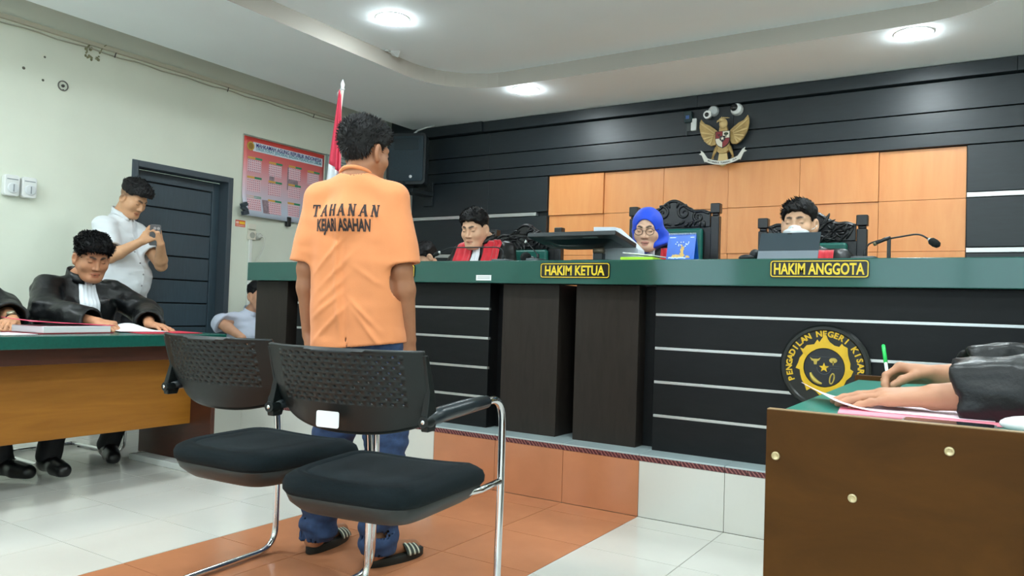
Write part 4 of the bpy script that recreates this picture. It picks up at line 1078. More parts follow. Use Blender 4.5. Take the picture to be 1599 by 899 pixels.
for k in range(20): cel(.1 + .62 * k / 20, .08 + .03 * rr.random(), .0035, b)
for u0, u1 in ((.06, .28), (.8, .94)): b.add([dcal(u0, .86, .001), dcal(u1, .86, .001), dcal(u1, .885, .001), dcal(u0, .885, .001)], [(0, 1, 2, 3)])
put('print', b, mat('calendar_print_white', (216, 236, 248), .5), t, kind='stuff')
# tablet computer with cover before the masked judge
t = thing('tablet_computer', 'grey tablet computer in a folding stand before the masked judge', 'tablet', (-.787, 3.55, TZ))
b = MB(); 
def tb(z0, z1, ya, yb, th, m, nm): 
    b = MB(); b.add([(-.916, ya, z0), (-.658, ya, z0), (-.658, yb, z1), (-.916, yb, z1), (-.916, ya + th, z0), (-.658, ya + th, z0), (-.658, yb + th, z1), (-.916, yb + th, z1)], [(0, 1, 2, 3), (7, 6, 5, 4), (0, 4, 5, 1), (2, 6, 7, 3), (1, 5, 6, 2), (0, 3, 7, 4)]); return put(nm, b, m, t, bevel=.002)
tb(TZ + .043, TZ + .127, 3.52, 3.566, .008, mat('tablet_dark', (44, 58, 66), .35), 'tablet')
tb(TZ + .001, TZ + .043, 3.50, 3.52, .006, mat('tablet_cover_grey', (112, 122, 132), .5), 'cover_flap')
tb(TZ + .001, TZ + .009, 3.51, 3.70, .006, mat('tablet_cover_grey', (112, 122, 132), .5), 'cover_base')
b = MB(); b.box(-.80, -.78, 3.5625, 3.566, TZ + .121, TZ + .126); put('camera_bump', b, mat('lens_black', (12, 14, 16), .1), t)
# microphones
M_MIC = mat('microphone_black', (20, 24, 28), .45)
def gooseneck(name, pts, base, label, hr=.017, hl=.055, bx=.10):
    t = thing('desk_microphone', label, 'microphone', (base[0], base[1], TZ), None)
    b = MB(); b.prism(rrect(bx, .11, .02, 4, base[0], base[1]), (0, 0, TZ), X, Yv, .014); put('base', b, mat('mic_base', (84, 92, 96), .35, .3), t, bevel=.004)
    P_ = fillet(pts, .06, 8)
    b = MB(); b.tube(P_, .0035, 8); put('gooseneck', b, M_MIC, t, True)
    b = MB(); b.cyl(pts[0], Vector(pts[0]) + Vector((0, 0, .03)), .007, 10); put('socket', b, M_MIC, t, True)
    d = (Vector(pts[-1]) - Vector(pts[-2])).normalized(); e = Vector(pts[-1])
    b = MB(); b.tube([e - d * .01, e - d * .004, e], [.004, .0085, .0095], 10); put('collar', b, mat('mic_collar', (206, 208, 206), .3, .5), t, True)
    b = MB(); b.tube([e, e + d * .006, e + d * hl * .5, e + d * hl * .85, e + d * hl], [hr * .6, hr * .92, hr, hr * .8, hr * .3], 14); put('foam_head', b, mat('foam_black', (14, 18, 18), .9, bump=(300, .6)), t, True)
    return t
gooseneck('m', [(-.478, 3.55, TZ + .01), (-.472, 3.55, 1.262), (-.43, 3.55, 1.278), (-.272, 3.53, 1.302), (-.232, 3.51, 1.272)], (-.478, 3.55), 'long gooseneck microphone curving right at the right end of the bench', .0165, .046)
gooseneck('m', [(-2.055, 3.50, TZ + .01), (-2.06, 3.50, 1.235), (-2.125, 3.50, 1.298), (-2.135, 3.50, 1.302)], (-2.065, 3.50), 'short microphone on its stand left of the tipped screen', .012, .035, .08)
gooseneck('m', [(-2.30, 3.54, TZ + .01), (-2.30, 3.54, 1.262), (-2.34, 3.54, 1.279), (-2.66, 3.52, 1.279), (-2.72, 3.51, 1.25)], (-2.30, 3.54), 'microphone with long thin neck reaching across the judge with red lapels', .012, .04)
t = thing('clip_microphone', 'short black stand with an angled microphone beside the gooseneck one', 'microphone', (-.384, 3.53, TZ))
b = MB(); b.box(-.391, -.377, 3.523, 3.537, TZ, 1.282); put('post', b, M_MIC, t, bevel=.002)
b = MB(); b.tube([(-.378, 3.53, 1.286), (-.40, 3.525, 1.280), (-.433, 3.52, 1.263)], [.008, .008, .006], 10); put('barrel', b, M_MIC, t, True)
b = MB(); b.tube([(-.432, 3.52, 1.2635), (-.441, 3.518, 1.2585)], [.008, .0075], 10); put('tip', b, mat('mic_tip', (90, 86, 60), .4), t, True)
b = MB(); b.cyl((-.384, 3.53, TZ), (-.384, 3.53, TZ + .006), .03, 18); put('base', b, M_MIC, t)
t = thing('desk_microphone', 'round black microphone head lying low on the counter left of screen', 'microphone', (-2.19, 3.68, TZ))
b = MB(); b.ball((-2.215, 3.64, TZ + .033), (.032, .03, .03), 18, 10); put('foam_head', b, mat('foam_black', (14, 18, 18), .9, bump=(300, .6)), t, True)
b = MB(); b.tube([(-2.19, 3.65, TZ + .03), (-2.16, 3.66, TZ + .022), (-2.15, 3.68, TZ + .016)], [.012, .010, .014], 10); put('handle', b, M_MIC, t, True)
b = MB(); b.prism(rrect(.10, .09, .02, 4, -2.16, 3.72), (0, 0, TZ), X, Yv, .012); put('base', b, M_MIC, t, bevel=.003)
b = MB(); b.ball((-.985, 3.60, TZ + .016), (.04, .05, .018), 14, 8); b.ball((-.955, 3.62, TZ + .03), (.025, .04, .03), 12, 8)
tag(put('pouch', b, mat('pouch_black', (20, 24, 28), .6, bump=(60, .5)), smooth=True), 'small crumpled black pouch left of the tablet', 'pouch')
b = MB(); b.box(-2.83, -2.68, 3.72, 3.84, TZ, TZ + .004); tag(put('paper_sheet', b, mat('white_sheet', (236, 238, 242), .6)), 'white sheet on the counter before the judge with red lapels', 'paper')
# ------------------------------------------------------------------ implicit surfaces: bodies, clothes and hair
def A(*p): return np.array(p, dtype=np.float32)
def rc(P, a, b, ra, rb):
    a = np.asarray(a, np.float32); b = np.asarray(b, np.float32)
    ba = b - a; pa = P - a
    h = np.clip(pa @ ba / max(float(ba @ ba), 1e-9), 0, 1)
    d = pa - h[:, None] * ba
    return np.sqrt((d * d).sum(1)) - (ra + (rb - ra) * h)
def chain(P, pts, rs, k=0.01):
    d = None
    for i in range(len(pts) - 1):
        e = rc(P, pts[i], pts[i + 1], rs[i], rs[i + 1])
        d = e if d is None else smin(d, e, k)
    return d
def smin(a, b, k):
    h = np.clip(.5 + .5 * (b - a) / k, 0, 1)
    return b + (a - b) * h - k * h * (1 - h)
def smax(a, b, k): return -smin(-a, -b, k)
def ell(P, c, r):
    q = (P - np.asarray(c, np.float32)); r = np.asarray(r, np.float32)
    k0 = np.sqrt(((q / r) ** 2).sum(1)); k1 = np.sqrt(((q / (r * r)) ** 2).sum(1))
    return k0 * (k0 - 1) / np.maximum(k1, 1e-6)
def stad(P, c0, c1, w0, w1, r0, r1, side):
    """stadium-section tube c0->c1, half flat widths w, radii r, wide along side"""
    c0 = np.asarray(c0, np.float32); c1 = np.asarray(c1, np.float32); side = np.asarray(side, np.float32)
    ax = c1 - c0; L = np.linalg.norm(ax); ax = ax / L
    side = side - ax * (side @ ax); side /= np.linalg.norm(side); dep = np.cross(side, ax)
    q = P - c0; w_ = q @ ax; t = np.clip(w_ / L, 0, 1)
    u = np.maximum(np.abs(q @ side) - (w0 + (w1 - w0) * t), 0); v = q @ dep; e = w_ - t * L
    return np.sqrt(u * u + v * v + e * e) - (r0 + (r1 - r0) * t)
def vnoise(P, s, seed=0):
    q = P * s; i = np.floor(q).astype(np.int64); f = (q - i).astype(np.float32); f = f * f * (3 - 2 * f)
    def hsh(a):
        n = (a[:, 0] * 73856093) ^ (a[:, 1] * 19349663) ^ (a[:, 2] * 83492791) ^ (seed * 2654435)
        n = (n ^ (n >> 13)) * 1274126177 & 0x7fffffff
        return ((n ^ (n >> 16)) & 0xffff).astype(np.float32) / 32768.0 - 1
    r = 0
    for dx in (0, 1):
        for dy in (0, 1):
            for dz in (0, 1):
                wgt = (f[:, 0] if dx else 1 - f[:, 0]) * (f[:, 1] if dy else 1 - f[:, 1]) * (f[:, 2] if dz else 1 - f[:, 2])
                r = r + wgt * hsh(i + np.array([dx, dy, dz]))
    return r

CORN = np.array([[i & 1, (i >> 1) & 1, (i >> 2) & 1] for i in range(8)], np.int64)
EDG = [(0, 1), (2, 3), (4, 5), (6, 7), (0, 2), (1, 3), (4, 6), (5, 7), (0, 4), (1, 5), (2, 6), (3, 7)]
def enc(c): return (c[:, 0] << 42) | (c[:, 1] << 21) | c[:, 2]
def sdf_mesh(f, lo, hi, h, name, color=None, lev=3, slack=1.5, project=True):
    """sparse surface nets of f over the box lo..hi with cell h; vertices in world coordinates"""
    lo = np.asarray(lo, np.float32); hi = np.asarray(hi, np.float32)
    H = h * 2 ** lev
    n = np.ceil((hi - lo) / H).astype(int) + 1
    g = np.stack(np.meshgrid(*[np.arange(k) for k in n], indexing='ij'), -1).reshape(-1, 3).astype(np.int64)
    s = H
    for l in range(lev + 1):
        d = f((lo + (g + .5) * s).astype(np.float32))
        g = g[np.abs(d) < s * .87 * slack + .004]
        if l == lev: break
        g = (g[:, None, :] * 2 + CORN[None]).reshape(-1, 3); s = s / 2
    c8 = (g[:, None, :] + CORN[None]).reshape(-1, 3)
    key, idx, inv = np.unique(enc(c8), return_index=True, return_inverse=True)
    pos = (lo + c8[idx] * h).astype(np.float32)
    val = f(pos).astype(np.float32)
    val[np.abs(val) < 1e-7] = 1e-7
    inv = inv.reshape(-1, 8)
    V = val[inv]; ins = V < 0
    act = ins.any(1) & ~ins.all(1)
    g = g[act]; V = V[act]; ins = ins[act]
    acc = np.zeros((len(g), 3), np.float32); cnt = np.zeros(len(g), np.float32)
    for a, b in EDG:
        cr = ins[:, a] != ins[:, b]
        t = np.where(cr, V[:, a] / np.where(cr, V[:, a] - V[:, b], 1), 0)
        p = CORN[a] + (CORN[b] - CORN[a]) * t[:, None]
        acc += np.where(cr[:, None], p, 0); cnt += cr
    vert = (lo + (g + acc / cnt[:, None]) * h).astype(np.float32)
    order = np.argsort(enc(g)); sk = enc(g)[order]
    def look(c):
        k = enc(c); j = np.searchsorted(sk, k); j = np.clip(j, 0, len(sk) - 1)
        return np.where(sk[j] == k, order[j], -1)
    quads = []
    E = np.eye(3, dtype=np.int64)
    for ax, corner in ((0, 1), (1, 2), (2, 4)):
        u, v = E[(ax + 1) % 3], E[(ax + 2) % 3]
        cr = np.nonzero(ins[:, 0] != ins[:, corner])[0]
        c = g[cr]
        q = np.stack([cr, look(c - u), look(c - u - v), look(c - v)], 1)
        flip = ~ins[cr, 0]
        q[flip] = q[flip][:, ::-1]
        quads.append(q[(q >= 0).all(1)])
    quads = np.concatenate(quads)
    if project:
        e = h * .25
        d0 = f(vert); gr = np.stack([(f(vert + np.eye(3, dtype=np.float32)[k] * e) - d0) / e for k in range(3)], 1)
        gl = np.maximum((gr * gr).sum(1), .2)
        step = -(d0 / gl)[:, None] * gr
        ln = np.linalg.norm(step, axis=1, keepdims=True); step *= np.minimum(1, h * .6 / np.maximum(ln, 1e-9))
        vert = vert + step
    return finish_mesh(name, vert, quads, color)
def finish_mesh(name, vert, quads, color=None):
    me = bpy.data.meshes.new(name)
    me.vertices.add(len(vert)); me.vertices.foreach_set('co', vert.astype(np.float32).ravel())
    me.loops.add(quads.size); me.loops.foreach_set('vertex_index', quads.astype(np.int32).ravel())
    me.polygons.add(len(quads)); me.polygons.foreach_set('loop_start', (np.arange(len(quads)) * quads.shape[1]).astype(np.int32))
    me.polygons.foreach_set('use_smooth', np.ones(len(quads), bool))
    me.update(calc_edges=True)
    if color is not None:
        c = color(vert); at = me.color_attributes.new('Col', 'FLOAT_COLOR', 'POINT')
        at.data.foreach_set('color', np.concatenate([c, np.ones((len(c), 1))], 1).astype(np.float32).ravel())
    return me
def shift_mesh(me, off):
    me.transform(Matrix.Translation(-Vector(off))); return me
def puts(name, me, m, root, parent=None):
    """link a world-coordinate mesh under the thing root (or its part parent)"""
    shift_mesh(me, root.location)
    me.materials.append(m)
    o = bpy.data.objects.new(name, me); COL.objects.link(o); o.parent = parent if parent is not None else root
    return o

# ---- head (local: x to the person's right, y forward, z up, origin between the eyes' height and head centre)
class Head:
    def __init__(s, c, yaw, pitch=0, roll=0, size=1.0, fat=0.0, eyes='down', skin=(176, 120, 84), brow=(24, 18, 16), female=False, fade=False, lips=None, jaw=0.0):
        M = Matrix.Rotation(yaw, 3, 'Z') @ Matrix.Rotation(roll, 3, 'Y') @ Matrix.Rotation(pitch, 3, 'X')
        s.R = np.array(M, np.float32); s.c = np.array(c, np.float32); s.s = size; s.fat = fat; s.eyes = eyes; s.skin = skin; s.brow = brow; s.fade = fade; s.jaw = jaw
        s.lipc = lips or (skin[0] * .86, skin[1] * .62, skin[2] * .62)
    def loc(s, P): return ((P - s.c) @ s.R) / s.s
    def wor(s, p): return s.c + s.R @ (np.array(p, np.float32) * s.s)
    def cran(s, p, g=0.0): return ell(p, (0, -.018, .032), (.075 + g, .094 + g, .083 + g))
    def sdf(s, P):
        p = s.loc(P); f = s.fat
        ap = p.copy(); ap[:, 0] = np.abs(ap[:, 0])
        d = s.cran(p)
        d = smin(d, ell(p, (0, .022, -.035), (.060 + f, .064, .080)), .03)
        d = smin(d, rc(ap, (.052 + f, -.004, -.05), (.012 + f, .066, -.100), .021, .018), .03)
        d = smin(d, ell(ap, (.040 + f * .5, .048, -.032), (.024, .026, .024)), .025)
        d = smin(d, ell(p, (0, .073, -.098), (.020 + f * .5, .016, .016)), .022)
        if f > 0: d = smin(d, ell(p, (0, .03, -.105), (.045 + f, .045, .022 + f * .5)), .03)
        d = smin(d, rc(ap, (.010, .082, .019), (.040, .068, .020), .009, .009), .018)        # brow ridge
        d = smax(d, -ell(ap, (.031, .093, .000), (.017, .013, .010)), .014)                  # sockets
        d = smin(d, ell(ap, (.031, .071, .000), (.0145, .0125, .0115)), .004)                # lids / eyeball bulge
        d = smin(d, rc(p, (0, .080, .012), (0, .099, -.034), .0065, .0105), .013)            # nose
        d = smin(d, ell(ap, (.0125, .089, -.038), (.0085, .010, .0085)), .008)
        d = smax(d, -ell(ap, (.0065, .094, -.0475), (.0042, .006, .004)), .004)
        d = smin(d, ell(p, (0, .080, -.068), (.024, .0115, .0075)), .009)                    # lips
        d = smin(d, ell(p, (0, .079, -.079), (.020, .0115, .0075)), .009)
        d = smax(d, -rc(ap, (0, .093, -.0735), (.022, .083, -.0735), .0022, .0016), .004)
        # ears
        q = ap - A(.0815 + f * .4, -.010, -.012)
        ca, sa = math.cos(.35), math.sin(.35)
        q2 = np.stack([q[:, 0] * ca + q[:, 1] * sa * 1.0, -q[:, 0] * sa + q[:, 1] * ca, q[:, 2]], 1)
        e = ell(q2, (0, 0, 0), (.0105, .021, .034))
        e = smin(e, ell(q2, (.001, .003, -.026), (.007, .011, .012)), .008)
        e = smax(e, -ell(q2, (.008, .004, .002), (.006, .010, .018)), .005)
        d = smin(d, e, .007)
        return d * s.s * .9
    def col(s, P, C):
        """paint face colours of the skin on the array C (linear)"""
        p = s.loc(P); ap = p.copy(); ap[:, 0] = np.abs(ap[:, 0])
        near = (np.abs(p) < .14).all(1)
        def mixc(mask, rgb):
            m = np.clip(mask, 0, 1)[:, None] * near[:, None]
            C[:] = C * (1 - m) + np.array(lin(rgb)[:3]) * m
        front = p[:, 1] > .03
        lm = np.maximum(1 - np.maximum(ell(p, (0, .084, -.068), (.023, .02, .006)), -1) / .003, 0) * front
        lm = np.maximum(lm, np.maximum(1 - ell(p, (0, .083, -.0795), (.019, .02, .006)) / .003, 0) * front)
        mixc(np.minimum(lm, 1) * .65, s.lipc)
        mixc((rc(ap, (0, .09, -.0735), (.021, .083, -.0735), .001, .001) < .0016) * .8, tuple(v * .35 for v in s.skin))
        b = rc(ap, (.012, .087, .020), (.030, .083, .0262), .0045, .0052); b = np.minimum(b, rc(ap, (.030, .083, .0265), (.046, .068, .022), .0045, .002))
        mixc(np.clip(1 - b / .003, 0, 1) * front * .92, s.brow)
        if s.eyes == 'open':
            mixc((ell(ap, (.031, .084, 0), (.0125, .02, .0048)) < 0) * front, (226, 218, 208))
            mixc((ell(ap, (.031, .084, 0), (.0052, .02, .0052)) < 0) * (np.abs(p[:, 2]) < .0046) * front, (28, 18, 14))
            l = rc(ap, (.019, .084, .002), (.031, .085, .0062), .001, .0012); l = np.minimum(l, rc(ap, (.031, .085, .0062), (.044, .078, .001), .0012, .001))
            mixc((l < .0016) * front * .9, (30, 20, 18))
        else:
            l = rc(ap, (.019, .083, -.003), (.031, .085, -.0065), .0012, .0014); l = np.minimum(l, rc(ap, (.031, .085, -.0065), (.045, .077, -.003), .0014, .001))
            mixc(np.clip(1 - l / .0028, 0, 1) * front * .9, (34, 22, 18))
        mixc((ell(ap, (.0065, .094, -.0475), (.0048, .008, .0042)) < 0) * .7, tuple(v * .3 for v in s.skin))
        if s.fade:      # cropped sides: hair shadow on the skin
            z0 = np.interp(p[:, 1], [-.12, -.04, .0, .03, .06], [-.085, -.06, .0, .02, .05])
            mixc(np.clip((p[:, 2] - z0) / .02, 0, 1) * (p[:, 1] < .062) * .62, (58, 46, 38))
    def hair(s, top=.022, side=.010, line=None, seed=1, part=0.0, amp=.006, freq=90, front=.0, lump=.0035):
        ys, zs = line or ([-.13, -.095, -.06, -.025, .0, .012, .03, .05, .075, .10], [-.088, -.085, -.07, -.045, .008, -.02, .022, .040, .066 + front, .070 + front])
        def f(P):
            p = s.loc(P)
            g = side + (top - side) * np.clip((p[:, 2] - .02) / .07, 0, 1)
            fr = np.clip((p[:, 1] - .02) / .06, 0, 1) * np.clip((p[:, 2] - .03) / .03, 0, 1)
            d = s.cran(p) - g - .010 * fr * (top / .022)
            q = p * A(1, .55, .8)
            d = d - amp * vnoise(q, freq, seed) - amp * .7 * vnoise(p, freq * .4, seed + 3) - lump * vnoise(p * A(1, .5, 1), 34, seed + 7)
            z0 = np.interp(p[:, 1], ys, zs) + .008 * vnoise(p, 62, seed + 9)
            reg = (z0 - p[:, 2]) * .8
            # keep ears free
            ap = p.copy(); ap[:, 0] = np.abs(ap[:, 0])
            ear = .033 - np.sqrt((((ap - A(.084, -.008, -.018)) * A(.6, 1, .80)) ** 2).sum(1))
            d = smax(d, reg, .006); d = smax(d, ear, .005)
            return d * s.s * .7
        return f

def blades(me, n, length, width, comb, seed=0, up=.5, jitter=.5, minz=None, sel=None):
    """add n thin tapering locks on a hair mesh (world coordinates), joined to it; comb: direction or function of position"""
    r = np.random.default_rng(seed)
    nv = len(me.vertices); co = np.empty(nv * 3, np.float32); me.vertices.foreach_get('co', co); co = co.reshape(-1, 3)
    no = np.empty(nv * 3, np.float32); me.vertices.foreach_get('normal', no); no = no.reshape(-1, 3)
    pool = np.arange(nv) if sel is None else np.nonzero(sel(co))[0]
    if len(pool) == 0: return me
    ids = r.choice(pool, n); p = co[ids]; nn = no[ids]
    c = comb(p) if callable(comb) else np.tile(np.array(comb, np.float32), (n, 1))
    d = c + nn * up + r.normal(0, jitter, (n, 3)).astype(np.float32) * .5
    d /= np.linalg.norm(d, axis=1, keepdims=True)
    sd = np.cross(d, nn); sd /= np.maximum(np.linalg.norm(sd, axis=1, keepdims=True), 1e-6)
    L = (length * r.uniform(.55, 1.2, n))[:, None]; W = width * r.uniform(.6, 1.2, n)[:, None]
    a = p - nn * .002
    mid = a + d * L * .55 + nn * .15 * L; tip = mid + (d - nn * .35 + c * .3) * L * .5
    v = np.stack([a - sd * W, a + sd * W, mid + sd * W * .8, mid - sd * W * .8, tip + sd * W * .1, tip - sd * W * .1], 1).reshape(-1, 3)
    b0 = (np.arange(n) * 6)[:, None]
    q = np.concatenate([b0 + np.array([[0, 1, 2, 3]]), b0 + np.array([[3, 2, 4, 5]])])
    # old faces
    fl = np.empty(len(me.loops), np.int32); me.loops.foreach_get('vertex_index', fl); old = fl.reshape(-1, 4)
    nm = me.name; out = finish_mesh(nm, np.concatenate([co, v]), np.concatenate([old, q + nv]))
    bpy.data.meshes.remove(me); return out

# ---- hand: W wrist, d along the hand, nrm back of the hand, thumb side vector is derived; side=+1: thumb towards nrm x d
def hand_parts(Wp, d, nrm, side, curl=(.25, .25, .28, .32), thumb=(.5, .25), size=1.0, splay=.06, base=None, idx=None):
    Wp = np.array(Wp, np.float32); d = np.array(d, np.float32); d /= np.linalg.norm(d)
    nrm = np.array(nrm, np.float32); nrm = nrm - d * (nrm @ d); nrm /= np.linalg.norm(nrm)
    t = np.cross(nrm, d) * side
    z = size; prims = []; fingers = []
    K = [Wp + d * .092 * z + t * .029 * z, Wp + d * .096 * z + t * .0095 * z, Wp + d * .091 * z - t * .0105 * z, Wp + d * .082 * z - t * .029 * z]
    K = [k_ + nrm * dz * z for k_, dz in zip(K, (.000, .004, .003, -.001))]
    for i, k_ in enumerate(K):
        prims.append((Wp + t * (.014 - .009 * i) * z + d * .008 * z, k_, .0165 * z, .0125 * z))
    prims.append((Wp + t * .016 * z + d * .02 * z - nrm * .006 * z, Wp + t * .030 * z + d * .055 * z - nrm * .008 * z, .017 * z, .014 * z))
    LEN = [(.040, .026, .021), (.044, .029, .022), (.041, .027, .021), (.032, .021, .019)]; RAD = [.0088, .0090, .0086, .0076]
    for i in range(4):
        a = K[i]; sp_ = splay * (1.5 - i)
        dd = d * math.cos(sp_) + t * math.sin(sp_)
        pts = [a]; ang = 0.0
        cl = curl[i] if isinstance(curl[i], (tuple, list)) else (curl[i], curl[i] * 1.1, curl[i] * .7)
        for j in range(3):
            ang += cl[j]
            dirv = dd * math.cos(ang) - nrm * math.sin(ang)
            pts.append(pts[-1] + dirv * LEN[i][j] * z)
        fingers.append((pts, [RAD[i] * z * 1.12, RAD[i] * z * 1.0, RAD[i] * z * .95, RAD[i] * z * .80]))
    # thumb
    b0 = Wp + d * .022 * z + t * .024 * z - nrm * .006 * z
    ta, tb_ = thumb
    td = d * math.cos(ta) + t * math.sin(ta); td = td * math.cos(tb_) - nrm * math.sin(tb_)
    td2 = d * math.cos(ta * .45) + t * math.sin(ta * .45); td2 = td2 * math.cos(tb_ * 1.3) - nrm * math.sin(tb_ * 1.3)
    td3 = d * math.cos(ta * .2) + t * math.sin(ta * .2); td3 = td3 * math.cos(tb_ * 1.6) - nrm * math.sin(tb_ * 1.6)
    p1 = b0 + td * .042 * z; p2 = p1 + td2 * .033 * z; p3 = p2 + td3 * .026 * z
    fingers.append(([b0, p1, p2, p3], [.0155 * z, .0112 * z, .0104 * z, .0085 * z]))
    return prims, fingers
def hand_sdf(P, H):
    prims, fingers = H
    d = None
    for a, b, ra, rb in prims:
        e = rc(P, a, b, ra, rb); d = e if d is None else smin(d, e, .012)
    fd = None
    for pts, rs in fingers:
        e = chain(P, pts, rs, .004)
        for j in (1, 2): e = smin(e, np.sqrt(((P - pts[j]) ** 2).sum(1)) - rs[j] * 1.06, .004)
        fd = e if fd is None else np.minimum(fd, e)
    return smin(d, fd, .007)

def nz(v): v = np.array(v, np.float32); return v / np.linalg.norm(v)
# ------------------------------------------------------------------ people
M_SKIN = mat('skin', (176, 120, 84), .48, attr=True, noise=(40, .05), spec=.4)
M_HAIR = mat('hair_black', (15, 14, 16), .62, noise=(200, .3), spec=.35)
M_JEAN = mat('jeans_blue', (38, 60, 96), .8, noise=(60, .22), bump=(400, .2))
M_ORANGE = mat('orange_cotton', (226, 142, 90), .85, noise=(5, .04), bump=(350, .08), sheen=.15)
M_ROBE = mat('black_satin_robe', (9, 11, 13), .40, noise=(5, .18), bump=(40, .25), spec=.4)
M_WHITE = mat('white_shirt', (220, 224, 228), .8, noise=(6, .03), bump=(300, .06))
M_BIB = mat('white_bib', (228, 232, 238), .7, bump=(200, .05))
M_REDV = mat('red_velvet', (206, 20, 42), .7, noise=(20, .12), sheen=.4)
M_TROU = mat('black_trousers', (22, 24, 30), .75, noise=(40, .15))
M_SHOE = mat('black_leather', (16, 16, 18), .3)

def frame(phi):
    """facing and right vectors for a figure facing angle phi (from +y, counter-clockwise)"""
    return A(-math.sin(phi), math.cos(phi), 0), A(math.cos(phi), math.sin(phi), 0)
UP = A(0, 0, 1)
class Fig:
    """joints of one figure in world coordinates; body() is the continuous skin surface"""
    def __init__(s, **k):
        s.__dict__.update(k); s.shR = s.arms[0][0]; s.shL = s.arms[1][0]
    def body(s, P):
        d = stad(P, s.pelvis, s.chest, .075, .08, .070, .062, s.right)
        d = smin(d, rc(P, s.neck - UP * .02, s.shR, .042, .038), .04); d = smin(d, rc(P, s.neck - UP * .02, s.shL, .042, .038), .04)
        d = smin(d, rc(P, s.chest, s.neck, .058, .052), .04)
        hb = s.head.wor((0, -.022, -.075))
        d = smin(d, rc(P, s.neck - UP * .02, hb, .060 * s.nk, .053 * s.nk), .03)
        d = smin(d, s.head.sdf(P), .022)
        if s.legs:
            for hip, kn, an, toe in s.legs:
                d = smin(d, rc(P, hip, kn, .070, .050), .03); d = smin(d, rc(P, kn, an, .048, .034), .02)
                foot = smin(rc(P, an + A(0, 0, -.03), toe, .034, .022), rc(P, an + A(0, 0, -.045) - nz(toe - an) * .03, an, .032, .036), .03)
                d = smin(d, foot, .02)
        for sh, el, wr, H in s.arms:
            a = rc(P, sh, el, .041, .038)
            mid = el + (wr - el) * .28
            a = smin(a, smin(rc(P, el, mid, .040, .042), rc(P, mid, wr, .042, .027), .02), .02)
            if H is not None: a = smin(a, hand_sdf(P, H), .012)
            d = smin(d, a, .02)
        return d
    def color(s, P):
        C = np.tile(np.array(lin(s.head.skin)[:3]), (len(P), 1)); s.head.col(P, C)
        return C
    def bounds(s, m=.16):
        pts = [s.pelvis, s.chest, s.neck, s.head.c + UP * .02, s.head.c]
        for sh, el, wr, H in s.arms:
            pts += [sh, el, wr]
            if H is not None: pts += [p for f, _ in H[1] for p in f]
        for l in s.legs or []: pts += list(l)
        q = np.array(pts); return q.min(0) - m, q.max(0) + m
def person(label, base, fig, h=.005):
    lo, hi = fig.bounds()
    me = sdf_mesh(fig.body, lo, hi, h, 'person', fig.color)
    shift_mesh(me, base); me.materials.append(M_SKIN)
    o = bpy.data.objects.new('person', me); COL.objects.link(o); o.location = base
    return tag(o, label, 'person')
def cloth(name, f, lo, hi, h, m, root, color=None):
    return puts(name, sdf_mesh(f, lo, hi, h, name, color), m, root)
def bvh_of(ob):
    me = ob.data; off = base_of(ob)
    return BVHTree.FromPolygons([v.co + off for v in me.vertices], [tuple(p.vertices) for p in me.polygons])
def drape(name, bvh, O, R, U, F, left, right, z0, z1, m, root, nr=14, nc=14, off=.006, pleat=0.0, np_=5, th=.004):
    """cloth band laid on a garment: rows from z0 up to z1; left/right give lateral limits; F points out of the garment"""
    O, R, U, F = Vector(O), Vector([float(v) for v in R]), Vector([float(v) for v in U]), Vector([float(v) for v in F])
    vs = []; last = None
    for i in range(nr + 1):
        t = i / nr; z = z0 + (z1 - z0) * t; a, b_ = left(t), right(t)
        for j in range(nc + 1):
            q = j / nc; p = O + R * (a + (b_ - a) * q) + U * z
            hit = bvh.ray_cast(p + F * .6, -F, 1.2)
            dep = (hit[0] - p).dot(F) if hit[0] is not None else (last if last is not None else 0.0)
            last = dep
            vs.append(p + F * (dep + off + pleat * math.sin(q * np_ * 2 * PI + .6 * math.sin(3 * t))))
    b = MB(); b.add(vs, [(i * (nc + 1) + j, i * (nc + 1) + j + 1, (i + 1) * (nc + 1) + j + 1, (i + 1) * (nc + 1) + j) for i in range(nr) for j in range(nc)])
    return put(name, b, m, root, True, solid=th)
def folds(P, seed, s=14, amp=.006, axis=A(.6, .6, 1.6)):
    return amp * (vnoise(P * axis, s, seed) + .5 * vnoise(P * axis, s * 2.1, seed + 5))

# ===== the man in the orange shirt, seen from behind
phi = math.radians(20); F, R = frame(phi)
hd = Head((-2.065, 2.185, 1.525), math.radians(-6), math.radians(-6), 0, .99, eyes='down', skin=(164, 112, 82))
neck = A(-2.075, 2.15, 1.415)
shR = neck + R * .148 - UP * .065 + F * .005; shL = neck - R * .148 - UP * .065 + F * .005
pel = A(-2.035, 2.165, .87)
elR = neck + R * .195 - UP * .345; wrR = neck + R * .213 + F * .055 - UP * .60; elL = neck - R * .188 - UP * .345; wrL = neck - R * .196 + F * .05 - UP * .60
HR = hand_parts(wrR, (.01, .05, -1), nz(R * .9 - F * .35), -1, (.30, .34, .38, .42), (.35, .3))
HL = hand_parts(wrL, (.01, .05, -1), nz(-R * .9 - F * .3), 1, (.30, .34, .38, .42), (.35, .3))
legs = []
for s, an, toe in ((1, A(-1.885, 2.135, .085), A(-1.855, 2.30, .035)), (-1, A(-2.175, 2.115, .085), A(-2.215, 2.29, .035))):
    hip = pel + R * (.085 * s) - UP * .03
    kn = (hip + an) / 2 + A(0, .03, 0); legs.append((hip, kn, an, toe))
f1 = Fig(pelvis=pel, chest=neck - UP * .13, neck=neck, right=R, head=hd, arms=[(shR, elR, wrR, HR), (shL, elL, wrL, HL)], legs=legs, nk=.92)
man = person('man in an orange detainee shirt standing with his back turned', (-2.03, 2.17, 0), f1, .0045)
